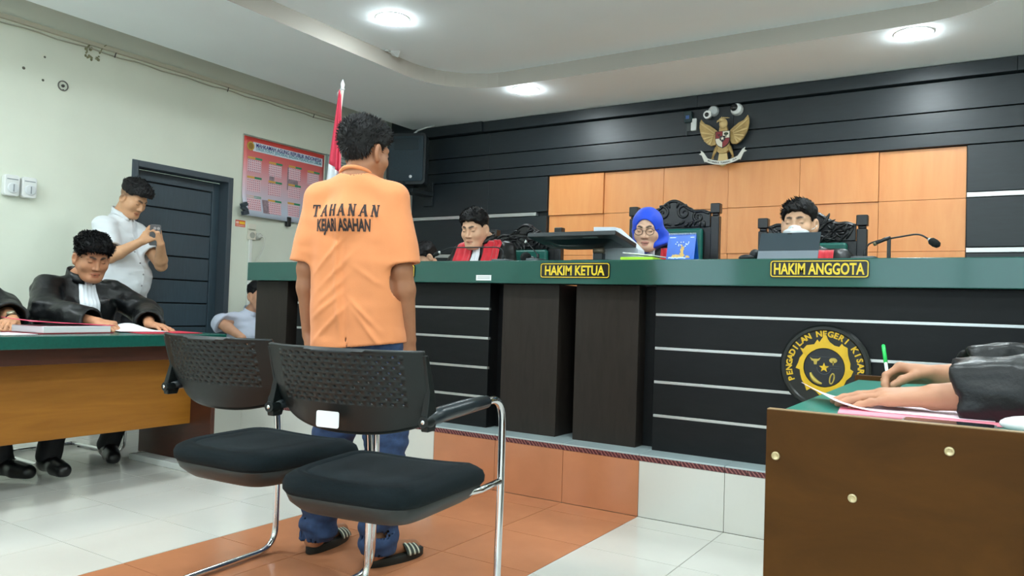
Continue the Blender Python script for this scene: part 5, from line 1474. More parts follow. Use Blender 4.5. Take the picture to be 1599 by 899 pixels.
def shirt1(P):
    q = P - neck; u = q @ R; v = q @ F; z = P[:, 2]
    d = stad(P, A(-2.045, 2.165, .74), neck - UP * .17, .090, .090, .100, .084, R)
    d = smin(d, rc(P, neck - UP * .03 + R * .03, shR - UP * .006, .058, .052), .05); d = smin(d, rc(P, neck - UP * .03 - R * .03, shL - UP * .006, .058, .052), .05)
    d = smin(d, rc(P, neck - UP * .14 - F * .02, neck - UP * .035, .088, .060), .05)
    for s, sh, el in ((1, shR, elR), (-1, shL, elL)):
        e = sh + (el - sh) * .93
        sl = rc(P, sh - UP * .01, e + R * (s * .006), .058, .070)
        ax = (e - sh) / np.linalg.norm(e - sh)
        sl = smax(sl, (P - e) @ ax, .006)
        d = smin(d, sl, .035)
    # drapery: centre crease down the back, slanting wrinkles, soft folds
    back = np.clip(-v / .05, 0, 1)
    cre = .007 * np.exp(-((u + .012 + .02 * np.sin(z * 7)) / .010) ** 2) * np.clip((z - .80) / .1, 0, 1) * np.clip((1.33 - z) / .12, 0, 1)
    cre = cre - .006 * np.exp(-((u - .012 + .02 * np.sin(z * 7)) / .016) ** 2) * np.clip((1.2 - z) / .12, 0, 1)
    for z0_, u0_, sl_, a_ in ((1.13, -.05, 1.15, .005), (1.06, -.03, 1.0, .005), (.99, -.04, .9, .004), (.93, -.06, .8, .005), (.86, -.05, 1.0, .006), (.90, .09, -.9, .005), (1.04, .10, -.6, .003), (.83, .12, -1.1, .006)):
        s_ = (z - z0_) - (u - u0_) * sl_
        cre = cre + a_ * np.exp(-(s_ / .012) ** 2) * np.exp(-((u - u0_) / .06) ** 2)
    d = d - cre * back - folds(P, 3, 9, .0035) * np.clip((1.35 - z) / .2, .2, 1)
    # open hem and sleeve ends
    d = smax(d, .775 + .012 * u / .1 - z, .006)
    d = np.maximum(d, -stad(P, A(-2.045, 2.165, .70), A(-2.045, 2.165, .80), .084, .084, .092, .088, R))
    for sh, el in ((shR, elR), (shL, elL)):
        e = sh + (el - sh) * .93
        d = np.maximum(d, -rc(P, sh + (el - sh) * .72, e + (el - sh) * .25, .048, .066))
    d = np.maximum(d, -rc(P, neck - UP * .02, neck + UP * .12 + F * .02, .060, .066))
    return d
sh1 = cloth('shirt', shirt1, (-2.5, 1.85, .70), (-1.62, 2.5, 1.48), .006, M_ORANGE, man)
bv = bvh_of(sh1)
def wrap(mb, F_, off=.0022):
    out = []
    for p in mb.v:
        p = Vector(p); Fv = Vector([float(x) for x in F_])
        h_ = bv.ray_cast(p - Fv * .5, Fv, 1.0)
        out.append(tuple(h_[0] - Fv * off) if h_[0] is not None else tuple(p))
    mb.v = out; return mb
# collar ring
b = MB(); cpts = []
for i in range(33):
    a = 2 * PI * i / 32
    c_ = neck + R * (.061 * math.cos(a)) + F * (.062 * math.sin(a) + .006) + UP * (.016 - .022 * math.sin(a))
    cpts.append(Vector([float(x) for x in c_]))
b.tube(cpts, .0085, 8, cap=False); put('collar', b, M_ORANGE, man, True)
# printed letters: slab-serif upper line, plain lower line
def slab_word(word, O, U, W, hgt, adv, sw=.0086):
    mb = MB(); U, W = Vector([float(x) for x in U]), Vector([float(x) for x in W]); O = Vector(O); x0 = -adv * (len(word) - 1) / 2
    def bar(a, b_, w_):
        a, b_ = Vector(a), Vector(b_); d_ = (b_ - a).normalized(); n_ = Vector((-d_.y, d_.x)) * w_ / 2; n = 6
        pts = []
        for i in range(n + 1):
            c_ = a.lerp(b_, i / n); pts += [c_ + n_, c_ - n_]
        mb.add([O + U * p.x + W * p.y for p in pts], [(2 * i, 2 * i + 1, 2 * i + 3, 2 * i + 2) for i in range(n)])
    H2 = hgt / 2; s4 = adv * .27; sf = .0046
    for k, ch in enumerate(word):
        c = x0 + adv * k
        if ch == 'T':
            bar((c - s4 * 1.3, H2 - sf / 2), (c + s4 * 1.3, H2 - sf / 2), sf * 1.3); bar((c, -H2), (c, H2), sw); bar((c - s4 * .7, -H2 + sf / 2), (c + s4 * .7, -H2 + sf / 2), sf)
            for s in (-1, 1): bar((c + s * s4 * 1.2, H2), (c + s * s4 * 1.2, H2 - hgt * .3), sf)
        if ch == 'H':
            for s in (-1, 1):
                bar((c + s * s4 * .8, -H2), (c + s * s4 * .8, H2), sw)
                for q in (-1, 1): bar((c + s * s4 * .8 - s4 * .5, q * (H2 - sf / 2)), (c + s * s4 * .8 + s4 * .5, q * (H2 - sf / 2)), sf)
            bar((c - s4 * .8, 0), (c + s4 * .8, 0), sf)
        if ch == 'A':
            bar((c - s4 * 1.0, -H2), (c, H2), sf); bar((c, H2), (c + s4 * 1.0, -H2), sw); bar((c - s4 * .55, -H2 * .3), (c + s4 * .55, -H2 * .3), sf)
            for s in (-1, 1): bar((c + s * s4 * 1.0 - s4 * .5, -H2 + sf / 2), (c + s * s4 * 1.0 + s4 * .5, -H2 + sf / 2), sf)
        if ch == 'N':
            bar((c - s4 * .8, -H2), (c - s4 * .8, H2), sf); bar((c + s4 * .8, -H2), (c + s4 * .8, H2), sf); bar((c - s4 * .85, H2), (c + s4 * .8, -H2), sw)
            bar((c - s4 * 1.35, H2 - sf / 2), (c - s4 * .4, H2 - sf / 2), sf); bar((c + s4 * .35, H2 - sf / 2), (c + s4 * 1.25, H2 - sf / 2), sf); bar((c - s4 * 1.3, -H2 + sf / 2), (c - s4 * .35, -H2 + sf / 2), sf)
    return mb
M_PRINT = mat('print_dark', (52, 42, 42), .8)
TO = Vector([float(x) for x in (neck - F * .12 - R * .008)])
put('lettering', wrap(slab_word('TAHANAN', TO + Vector((0, 0, -.130)), R, UP, .046, .040), F), M_PRINT, man)
tx = text_mb('KEJARI ASAHAN', .062, TO + Vector((0, 0, -.192)), Vector([float(x) for x in R]), Z, .0, .0024, width=.215)
bmx = bmesh.new(); me_ = mesh_from(tx, 'tmp'); bmx.from_mesh(me_); bmesh.ops.triangulate(bmx, faces=bmx.faces[:]); bmesh.ops.subdivide_edges(bmx, edges=[e for e in bmx.edges if e.calc_length() > .012], cuts=2, use_grid_fill=False)
tx2 = MB(); tx2.add([v.co.copy() for v in bmx.verts], [tuple(v.index for v in f_.verts) for f_ in bmx.faces]); bmx.free()
put('lettering', wrap(tx2, F), M_PRINT, man)
def jeans1(P):
    d = stad(P, pel - UP * .05, pel + UP * .02, .06, .055, .078, .066, R)
    for hip, kn, an, toe in legs:
        g = smin(rc(P, hip - UP * .03, kn, .076, .074), rc(P, kn, an - UP * .02, .078, .070), .03)
        d = smin(d, g, .03)
    z = P[:, 2]
    d = d - folds(P, 11, 16, .006, A(.8, .8, 2.2)) - .004 * np.sin(z * 90 + 3 * vnoise(P, 12, 2)) * np.clip((.32 - z) / .15, 0, 1) - .003 * np.sin(z * 60) * np.clip(1 - np.abs(z - .48) / .1, 0, 1)
    d = smax(d, .045 - z, .006)
    for hip, kn, an, toe in legs: d = np.maximum(d, -rc(P, an - UP * .08, an + UP * .02, .060, .058))
    return d
cloth('jeans', jeans1, (-2.4, 1.95, .02), (-1.7, 2.45, .98), .0075, M_JEAN, man)
hf = hd.hair(top=.022, side=.009, line=([-.13, -.10, -.07, -.045, -.02, .0, .012, .03, .05, .075, .10], [-.070, -.066, -.058, -.035, .002, .0, -.022, .022, .035, .058, .062]), amp=.0035, freq=60)
hm = sdf_mesh(hf, hd.c - .17, hd.c + .17, .0045, 'hair')
def comb1(p):
    q = hd.loc(p); return np.array(hd.R @ A(0, 0, 1)) * np.clip((q[:, 2:3] - .0) / .05, -1, .6) + (hd.R @ A(0, 1, 0)) * .25 + np.sin(q * 60) * .4
hm = blades(hm, 5000, .014, .0016, comb1, 4, up=.75, jitter=.7)
puts('hair', hm, M_HAIR, man)
# striped slippers
for hip, kn, an, toe in legs:
    fd_ = nz(A(*(toe - an)[:2], 0)); sd_ = np.cross(fd_, UP); c_ = A(an[0], an[1], 0) + fd_ * .075
    def sole_pt(a, k, z): 
        wdt = .047 * (1 + .14 * math.sin(a)) ; return Vector([float(x) for x in c_ + fd_ * (.135 * math.sin(a) * k) + sd_ * (wdt * math.cos(a) * k) + UP * z])
    b = MB(); b.loft([[sole_pt(2 * PI * i / 28, k, z) for i in range(28)] for k, z in ((.97, 0), (1.0, .004), (1.0, .024), (.96, .028))]); so = put('slipper', b, mat('slipper_black', (22, 26, 24), .6), man, True, auto=.7)
    for k0, k1, m_, rr_, nm in ((.02, .085, mat('slipper_strap', (44, 52, 46), .6), .048, 'strap'), (.030, .037, mat('slipper_stripe', (206, 208, 190), .6), .0495, 'stripe'), (.052, .059, mat('slipper_stripe', (206, 208, 190), .6), .0490, 'stripe'), (.072, .078, mat('slipper_stripe', (206, 208, 190), .6), .0485, 'stripe')):
        b = MB(); rows = []
        for kk in np.linspace(k0, k1, 5):
            rows.append([Vector([float(x) for x in c_ + fd_ * float(kk) + sd_ * ((rr_ + .004) * math.cos(a)) + UP * (.022 + (rr_ - .012 - .15 * kk) * math.sin(a) * 1.25)]) for a in np.linspace(0, PI, 15)])
        b.loft(rows, False, False, closed=False); put(nm, b, m_, so, True, solid=.003)

# ===== helper for seated and robed figures
def seated(label, base, head, neck, phi, arms, robe_m, h=.006, legs=None, pelvis=None, nk=1.0, fatness=0.0):
    F, R = frame(phi)
    pel = A(*pelvis) if pelvis is not None else neck - UP * .50 - F * .02
    fg = Fig(pelvis=pel, chest=neck - UP * .14 + F * .01, neck=neck, right=R, head=head, arms=arms, legs=legs, nk=nk)
    return person(label, base, fg, h), fg, F, R
def robe_sdf(fg, F, R, sleeve=(.082, .080, .105), cuff=.92, seed=1, amp=.006, wide=.03, bottom=None, shoulder=.070, depth=.0):
    bot = bottom if bottom is not None else fg.pelvis[2] - .1
    def f(P):
        d = stad(P, fg.pelvis - UP * .05, fg.neck - UP * .20, .10 + wide, .105, .125 + wide * .6 + depth, .108 + depth, R)
        d = smin(d, rc(P, fg.neck - UP * .045 + R * .03, fg.arms[0][0] - UP * .005, shoulder - .008, shoulder), .06)
        d = smin(d, rc(P, fg.neck - UP * .045 - R * .03, fg.arms[1][0] - UP * .005, shoulder - .008, shoulder), .06)
        d = smin(d, rc(P, fg.neck - UP * .16, fg.neck - UP * .035, .10, .066), .05)
        for sh, el, wr, H in fg.arms:
            e = el + (wr - el) * cuff
            s_ = smin(rc(P, sh, el, sleeve[0], sleeve[1]), rc(P, el, e, sleeve[1], sleeve[2] * .8), .04)
            ax = (wr - el) / np.linalg.norm(wr - el)
            s_ = smax(s_, (P - e) @ ax, .008)
            d = smin(d, s_, .03)
        d = d - folds(P, seed, 11, amp) - amp * .5 * np.sin((P @ R) * 70 + 4 * vnoise(P, 6, seed)) * np.clip((fg.neck[2] - .12 - P[:, 2]) / .1, 0, 1) - amp * .45 * vnoise(P, 30, seed + 2)
        for sh, el, wr, H in fg.arms:
            e = el + (wr - el) * cuff; ax = (wr - el) / np.linalg.norm(wr - el)
            d = np.maximum(d, -rc(P, e - ax * .04, e + ax * .06, sleeve[2] * .8 - .022, sleeve[2] * .8 - .010))
        d = np.maximum(d, -rc(P, fg.neck - UP * .015 + F * .012, fg.neck + UP * .12 + F * .04, .058, .075))
        return smax(d, bot - P[:, 2], .01)
    return f
def collar_band(root, neck, F, R, m, r=.072, hgt=.035, gap=.5, tilt=.02, name='collar'):
    rows = []
    for k in range(3):
        rows.append([Vector([float(x) for x in neck + R * ((r - .004 * k) * math.cos(a)) + F * ((r - .004 * k) * math.sin(a) + .012) + UP * (-.012 + hgt * k / 2 - tilt * math.sin(a))]) for a in np.linspace(PI / 2 + gap, PI / 2 + 2 * PI - gap, 26)])
    b = MB(); b.loft(rows, False, False, closed=False); return put(name, b, m, root, True, solid=.005)
def simple_hair(root, head, h=.005, n=900, ln=.016, comb=None, m=None, **k):
    me = sdf_mesh(head.hair(**k), head.c - .17, head.c + .17, h, 'hair')
    if n: me = blades(me, n, ln, .0025, comb or (lambda p: np.tile(head.R @ A(0, .3, .5), (len(p), 1))), 3, up=.18, jitter=.3)
    return puts('hair', me, m or M_HAIR, root)
def tr(root, hip, kn, an, m=None, name='trousers', r=(.095, .082, .072), hips=None, R_=None, h=.012):
    pass
def trousers(root, legs, pel, R, m, h=.012, r=(.088, .070, .058), cuff=.075):
    P0 = np.array([p for l in legs for p in l[:3]] + [pel])
    def f(P):
        d = stad(P, pel - UP * .03, pel + UP * .10, .08, .08, .105, .10, R)
        for hip, kn, an, toe in legs: d = smin(d, smin(rc(P, hip, kn, r[0], r[1]), rc(P, kn, an, r[1], r[2]), .03), .03)
        d = d - folds(P, 5, 12, .005)
        return smax(d, min(l[2][2] for l in legs) - .045 - P[:, 2], .006)
    return cloth('trousers', f, P0.min(0) - .16, P0.max(0) + .16, h, m, root)
def shoes(root, legs, m=None):
    for hip, kn, an, toe in legs:
        d_ = nz(A(*(toe - an)[:2], 0)); fl = A(an[0], an[1], an[2] - .085)
        def f(P):
            e = smin(rc(P, fl + UP * .045 - d_ * .035, fl + UP * .075, .040, .044), rc(P, fl + UP * .05, fl + d_ * .16 + UP * .034, .046, .034), .03)
            e = smin(e, rc(P, fl + d_ * .10 + UP * .036, fl + d_ * .17 + UP * .032, .042, .034), .02)
            return smax(e, fl[2] + .002 - P[:, 2], .006)
        o = cloth('shoe', f, fl - .12 - np.abs(d_) * .1, fl + .16 + np.abs(d_) * .14, .006, m or M_SHOE, root)
        b = MB()
        for k in range(4):
            c_ = fl + d_ * (.05 + .02 * k) + UP * (.098 - .011 * k); s_ = np.cross(d_, UP)
            b.tube([Vector([float(x) for x in c_ - s_ * .02]), Vector([float(x) for x in c_ + UP * .006]), Vector([float(x) for x in c_ + s_ * .02])], .003, 5)
        put('lace', b, mat('lace_dark', (40, 40, 44), .7), o, True)
def seat_legs(pel, F, R, fx, spread, ground, fz=0.0, toes=None):
    L = []
    for s in (1, -1):
        hip = pel + R * (.085 * s); an = A(*(pel + F * fx + R * (spread * s))[:2], ground + .09 + fz)
        kn = A(*(pel + F * min(.44, fx + .02) + R * ((.085 + spread) / 2 * s))[:2], ground + .50)
        L.append((hip, kn, an, an + F * .16 - UP * .05))
    return L
# ===== the man in the white shirt photographing by the door
phi = math.radians(-68); F, R = frame(phi)
hd = Head((-5.245, 3.19, 1.640), math.radians(-74), math.radians(-33), 0, 1.02, fat=.010, skin=(206, 156, 118), fade=True)
neck = A(-5.335, 3.15, 1.510)
shR = neck + R * .160 - UP * .085; shL = neck - R * .165 - UP * .085
elR = A(-5.19, 3.00, 1.205); wrR = A(-5.02, 3.125, 1.325); elL = A(-5.12, 3.345, 1.17); wrL = A(-4.985, 3.245, 1.315)
HR = hand_parts(wrR, nz(A(.10, .60, .42)), nz(A(.6, -.45, .1)), 1, ((.7, .9, .5), (.7, .9, .5), (.75, .9, .5), (.8, .9, .5)), (.5, .2))
HL = hand_parts(wrL, nz(A(.05, -.25, .9)), nz(A(.7, .6, .1)), -1, ((.7, .9, .5), (.7, .9, .5), (.75, .9, .5), (.8, .9, .5)), (.5, .2))
pel = A(-5.37, 3.17, .93)
legs = [(pel + R * .09 * s, pel + R * .10 * s - UP * .44 + F * .02, A(*(pel + R * .11 * s)[:2], .09), A(*(pel + R * .12 * s + F * .16)[:2], .04)) for s in (1, -1)]
fg = Fig(pelvis=pel, chest=neck - UP * .16, neck=neck, right=R, head=hd, arms=[(shR, elR, wrR, HR), (shL, elL, wrL, HL)], legs=legs, nk=1.12)
p = person('man in white short sleeved shirt looking at his phone beside the dark door', (-5.37, 3.18, 0), fg, .0055)
def f(P):
    u = (P - neck) @ R; v = (P - neck) @ F; z = P[:, 2]
    d = stad(P, A(*pel[:2], .86), neck - UP * .20, .13, .13, .115, .11, R)
    d = smin(d, ell(P, A(*(pel + F * .07)[:2], 1.08), (.165, .165, .19)), .08)
    for sh, el in ((shR, elR), (shL, elL)):
        d = smin(d, rc(P, neck - UP * .04, sh - UP * .01, .066, .064), .06)
        e = sh + (el - sh) * .66; ax = (el - sh) / np.linalg.norm(el - sh)
        d = smin(d, smax(rc(P, sh, e, .070, .078), (P - e) @ ax, .006), .03)
    d = smin(d, rc(P, neck - UP * .15, neck - UP * .03, .11, .072), .05)
    d = d - folds(P, 21, 9, .008) - .003 * vnoise(P * A(1, 1, 1.8), 22, 4) - .004 * np.exp(-(u / .004) ** 2) * (v > 0)
    d = smax(d, .845 + .01 * np.sin(u * 25) - z, .006)
    for sh, el in ((shR, elR), (shL, elL)): d = np.maximum(d, -rc(P, sh + (el - sh) * .5, sh + (el - sh) * .8, .052, .072))
    return np.maximum(d, -rc(P, neck - UP * .02 + F * .01, neck + UP * .12 + F * .06, .070, .085))
so = cloth('shirt', f, (-5.7, 2.85, .8), (-4.95, 3.55, 1.56), .008, M_WHITE, p)
collar_band(p, neck + F * .006 + UP * .01, F, R, M_WHITE, .076, .045, .3, .035)
b = MB(); bv2 = bvh_of(so)
for z in (1.34, 1.26, 1.18, 1.10, 1.02, .94):
    o_ = Vector([float(x) for x in A(*neck[:2], z) + R * .008]); Fv = Vector([float(x) for x in F]); hit = bv2.ray_cast(o_ + Fv * .6, -Fv)
    if hit[0] is not None: b.ball(hit[0] + Fv * .002, .006, 8, 5)
put('button', b, mat('button_grey', (150, 150, 150), .4), p, True)
trousers(p, legs, pel, R, M_TROU, .014); shoes(p, legs)
simple_hair(p, hd, .006, 900, .014, top=.030, side=.004, line=([-.13, -.10, -.06, -.02, .02, .05, .075, .10], [.035, .034, .032, .030, .036, .05, .062, .066]), amp=.005)
ph = thing('mobile_phone', 'silver backed phone with camera lenses held by the man at the door', 'phone', (-4.95, 3.27, 1.40))
M = Matrix.Translation((-4.985, 3.20, 1.375)) @ Matrix.Rotation(math.radians(62), 4, 'Z') @ Matrix.Rotation(math.radians(16), 4, 'X')
b = MB(); b.prism(rrect(.072, .15, .012, 4), (0, 0, 0), X, Z, .008); b.v = [tuple(M @ Vector(q)) for q in b.v]; put('body', b, mat('phone_silver', (120, 124, 128), .25, .5), ph, bevel=.002)
for s, (cx, cz) in enumerate(((.018, .05), (.018, .025), (-.005, .05))):
    b = MB(); b.lathe([(.001, 0), (.010, 0), (.010, .003), (.001, .003)], n=16, M=M @ Matrix.Translation((cx, -.008, cz)) @ Matrix.Rotation(PI / 2, 4, 'X')); put('lens', b, mat('lens_silver', (220, 222, 224), .2, .6), ph, True, auto=.5)

# ===== the robed man reading at the left table
phi = math.radians(-90); F, R = frame(phi)
hd = Head((-4.455, 2.475, 1.160), math.radians(-101), math.radians(-21), 0, 1.06, fat=.006, skin=(190, 134, 100))
neck = A(-4.575, 2.475, 1.050)
shR = neck + R * .19 - UP * .075; shL = neck - R * .19 - UP * .085
elR = A(-4.42, 2.215, .835); wrR = A(-4.08, 2.31, .795); elL = A(-4.40, 2.80, .835); wrL = A(-4.07, 2.60, .787)
HR = hand_parts(wrR, nz(A(.9, .35, -.10)), nz(A(.1, -.25, 1)), -1, ((.6, .7, .4), (.7, .8, .4), (.8, .8, .4), (.9, .8, .4)), (.55, .35))
HL = hand_parts(wrL, nz(A(.95, .10, -.09)), nz(A(.05, .12, 1)), 1, (.12, .14, .16, .2), (.5, .15))
pel = A(-4.66, 2.475, .56)
legs = [(pel + R * .09, A(-4.22, 2.24, .50), A(-4.16, 2.13, .10), A(-4.00, 2.12, .045)), (pel - R * .09, A(-4.24, 2.66, .50), A(-4.28, 2.52, .10), A(-4.13, 2.46, .05))]
p, fg, F, R = seated('robed young man reading papers at the table with green top', (-4.6, 2.475, 0), hd, neck, phi, [(shR, elR, wrR, HR), (shL, elL, wrL, HL)], M_ROBE, .0055, legs, pel, 1.0)
so = cloth('robe', robe_sdf(fg, F, R, (.074, .080, .098), .90, 31, .008, .02, .50, .064), (-4.95, 1.95, .45), (-3.9, 3.0, 1.12), .008, M_ROBE, p)
collar_band(p, neck - UP * .008, F, R, M_ROBE, .083, .05, .30, .03)
bv2 = bvh_of(so)
drape('bib', bv2, neck, R, UP, F, lambda t: -.075 + .03 * t, lambda t: .075 - .030 * t, -.33, -.035, M_BIB, p, 18, 20, .012, .004, 5)
trousers(p, legs, pel, R, M_TROU, .014); shoes(p, legs)
hc = hd
simple_hair(p, hd, .005, 3400, .027, lambda q: np.tile(hc.R @ A(.25, .8, .12), (len(q), 1)) + np.sin(q * 50) * .10, top=.028, side=.009, amp=.003, freq=60, front=-.008, lump=.008)
b = MB(); rp = HR[1][2][0][0]; rq = HR[1][2][0][1]
b.tube(arc(Vector([float(x) for x in (rp + rq) / 2]), .0105, 0, 2 * PI, 14, Vector([float(x) for x in np.cross(nz(rq - rp), UP)]), Vector((0, 0, 1))), .002, 6); put('finger_ring', b, mat('ring_gold', (214, 170, 70), .3, .8), p, True)

# ===== robed person cut by the picture's left edge
hd = Head((-4.50, 1.70, 1.20), math.radians(-86), math.radians(-20), 0, 1.0, skin=(188, 134, 98))
neck = A(-4.58, 1.70, 1.05)
shR = neck + R * .185 - UP * .075; shL = neck - R * .185 - UP * .075
elR = A(-4.40, 1.42, .835); wrR = A(-4.06, 1.52, .80); elL = A(-4.47, 2.02, .84); wrL = A(-4.22, 1.955, .80)
HR = hand_parts(wrR, nz(A(.95, .1, -.08)), nz(A(0, 0, 1)), -1, (.12, .14, .16, .2), (.5, .15))
HL = hand_parts(wrL, nz(A(.75, -.62, -.10)), nz(A(.05, .12, 1)), 1, (.3, .35, .4, .45), (.5, .25))
pel = A(-4.66, 1.70, .56)
legs = [(pel + R * .09, A(-4.24, 1.60, .50), A(-4.22, 1.58, .10), A(-4.06, 1.58, .045)), (pel - R * .09, A(-4.24, 1.85, .50), A(-4.24, 1.94, .10), A(-4.09, 1.99, .045))]
p, fg, F, R = seated('robed person with a wristwatch, cut off by the left picture edge', (-4.6, 1.7, 0), hd, neck, phi, [(shR, elR, wrR, HR), (shL, elL, wrL, HL)], M_ROBE, .007, legs, pel, 1.0)
cloth('robe', robe_sdf(fg, F, R, (.088, .090, .105), .72, 41, .008, .03, .50, .076), (-4.95, 1.2, .45), (-3.95, 2.2, 1.12), .010, M_ROBE, p)
trousers(p, legs, pel, R, M_TROU, .015); shoes(p, legs)
simple_hair(p, hd, .007, 0, top=.03, side=.011)
ax = Vector([float(x) for x in nz(wrL - elL)]); wc = Vector([float(x) for x in wrL - nz(wrL - elL) * .025]); u_ = ax.orthogonal().normalized(); v_ = ax.cross(u_)
b = MB(); b.loft([[wc + ax * dz + u_ * (.0335 * math.cos(a)) + v_ * (.030 * math.sin(a)) for a in np.linspace(0, 2 * PI, 25)[:-1]] for dz in (-.009, .009)], False, False); wt = put('watch_strap', b, mat('watch_black', (24, 26, 28), .4), p, True, solid=.003)
upv = (Vector((0, -.25, 1)) - ax * ax.dot(Vector((0, -.25, 1)))).normalized()
b = MB(); cc = wc + upv * .032; e1 = ax; e2 = upv.cross(ax); b.loft([[cc + upv * dz + e1 * (r_ * math.cos(a)) + e2 * (r_ * math.sin(a)) for a in np.linspace(0, 2 * PI, 21)[:-1]] for r_, dz in ((.019, 0), (.019, .007), (.016, .010))]); put('watch_case', b, mat('watch_steel', (190, 186, 160), .3, .7), wt, True, auto=.5)

# ===== the man in pale shirt behind the end of the bench
phi = math.radians(-92); F, R = frame(phi)
hd = Head((-5.30, 4.375, .985), math.radians(-98), math.radians(-2), 0, 1.0, fat=.004, eyes='open', skin=(200, 150, 120))
neck = A(-5.38, 4.375, .845)
shR = neck + R * .19 - UP * .08; shL = neck - R * .19 - UP * .08
elR = A(-5.26, 3.99, .745); wrR = A(-5.10, 4.06, .645); elL = A(-5.30, 4.66, .60); wrL = A(-5.05, 4.56, .52)
HR = hand_parts(wrR, nz(A(.35, .18, -.9)), nz(A(.9, -.3, .3)), -1, (.3, .35, .4, .45), (.4, .25))
HL = hand_parts(wrL, nz(A(.9, 0, -.2)), nz(A(0, 0, 1)), 1, (.3, .35, .4, .45), (.4, .25))
pel = A(-5.47, 4.375, .345)
legs = [(pel + R * .09, A(-5.02, 4.15, .46), A(-5.02, 4.12, .10), A(-4.86, 4.10, .045)), (pel - R * .09, A(-5.02, 4.60, .46), A(-5.04, 4.60, .10), A(-4.90, 4.62, .045))]
p, fg, F, R = seated('man in a pale shirt sitting low behind the end of the bench', (-5.4, 4.375, 0), hd, neck, phi, [(shR, elR, wrR, HR), (shL, elL, wrL, HL)], M_WHITE, .006, legs, pel, 1.0)
M_PALE = mat('pale_blue_shirt', (204, 212, 230), .8, noise=(6, .04))
rs = robe_sdf(fg, F, R, (.070, .072, .075), .0, 51, .005, .01, .32, .068)
def f(P):
    return rs(P)
cloth('shirt', f, (-5.74, 3.9, .28), (-5.0, 4.85, .92), .009, M_PALE, p)
collar_band(p, neck - UP * .004, F, R, M_PALE, .078, .04, .35, .03)
trousers(p, legs, pel, R, M_TROU, .015); shoes(p, legs)
simple_hair(p, hd, .006, 300, .008, top=.018, side=.007, amp=.004)
b = MB(); b.tube([Vector([float(x) for x in neck + R * (.05 * s) + F * (.085 if s == 1 else .085) - UP * (.06)]) for s in (1, -1)], .004, 6)
t = thing('low_stool', 'low dark stool under the man in a pale shirt', 'stool', (-5.49, 4.375, 0))
part('seat', -5.68, -5.29, 4.17, 4.58, .16, .20, mat('stool_dark', (40, 42, 46), .5), t, .01)
for sx in (-5.65, -5.32):
    for sy in (4.2, 4.55): b = MB(); b.cyl((sx, sy, 0), (sx, sy, .16), .016, 10); put('leg', b, mat('stool_dark', (40, 42, 46), .5), t, True)

# ===== judge with red lapels, left
phi = math.radians(180); F, R = frame(phi)
def judge(label, hd, neck, seed, elb, wri, h=.0055, rr=(.068, .075, .095), bib=(.035, .06), pel=None):
    shR = neck + R * .170 - UP * .085; shL = neck - R * .170 - UP * .085
    arms = []
    for s, sh in ((1, shR), (-1, shL)):
        el = sh + A(*elb[0 if s == 1 else 1]); wr = el + A(*wri[0 if s == 1 else 1])
        H = hand_parts(wr, nz(wr - el + A(0, 0, -.02)), nz(A(0, 0, 1) + R * s * .2), -1 if s == 1 else 1, (.3, .35, .4, .45), (.5, .25))
        arms.append((sh, el, wr, H))
    pel = A(neck[0], neck[1] + .05, ZP + .56)
    legs = None
    p, fg, F_, R_ = seated(label, (neck[0], neck[1], ZP), hd, neck, phi, arms, M_ROBE, h, legs, pel, 1.0)
    so = cloth('robe', robe_sdf(fg, F, R, rr, .90, seed, .006, .02, ZP + .42, .063), fg.bounds(.2)[0], fg.bounds(.2)[1] - A(0, 0, .28), .009, M_ROBE, p)
    return p, fg, bvh_of(so)
hd = Head((-2.92, 4.135, 1.462), math.radians(186), math.radians(-17), 0, 1.02, fat=.005, skin=(222, 174, 142))
neck = A(-2.90, 4.235, 1.400)
p, fg, bv2 = judge('judge in black robe with red lapels looking down at the bench', hd, neck, 61, ((-.08, -.10, -.22), (.07, -.12, -.22)), ((-.06, -.24, .03), (-.10, -.24, .03)))
collar_band(p, neck - UP * .004, F, R, M_ROBE, .080, .045, .35, .03)
for s in (-1, 1):
    lf = (lambda s: (lambda t: s * (.045 - .0 * t) if s > 0 else -(.19 - .02 * t)))(s); rf = (lambda s: (lambda t: (.19 - .02 * t) if s > 0 else -.045))(s)
    drape('red_lapel', bv2, neck, R, UP, F, lf, rf, -.30, -.015 if s < 0 else -.015, M_REDV, p, 16, 18, .006, .004, 3)
drape('bib', bv2, neck, R, UP, F, lambda t: -.045 + .02 * t, lambda t: .045 - .02 * t, -.30, -.055, M_BIB, p, 14, 12, .014, .002, 3)
hj = hd
simple_hair(p, hd, .005, 1200, .014, lambda q: np.tile(hj.R @ A(-.2, .7, .4), (len(q), 1)), top=.022, side=.008, amp=.003)

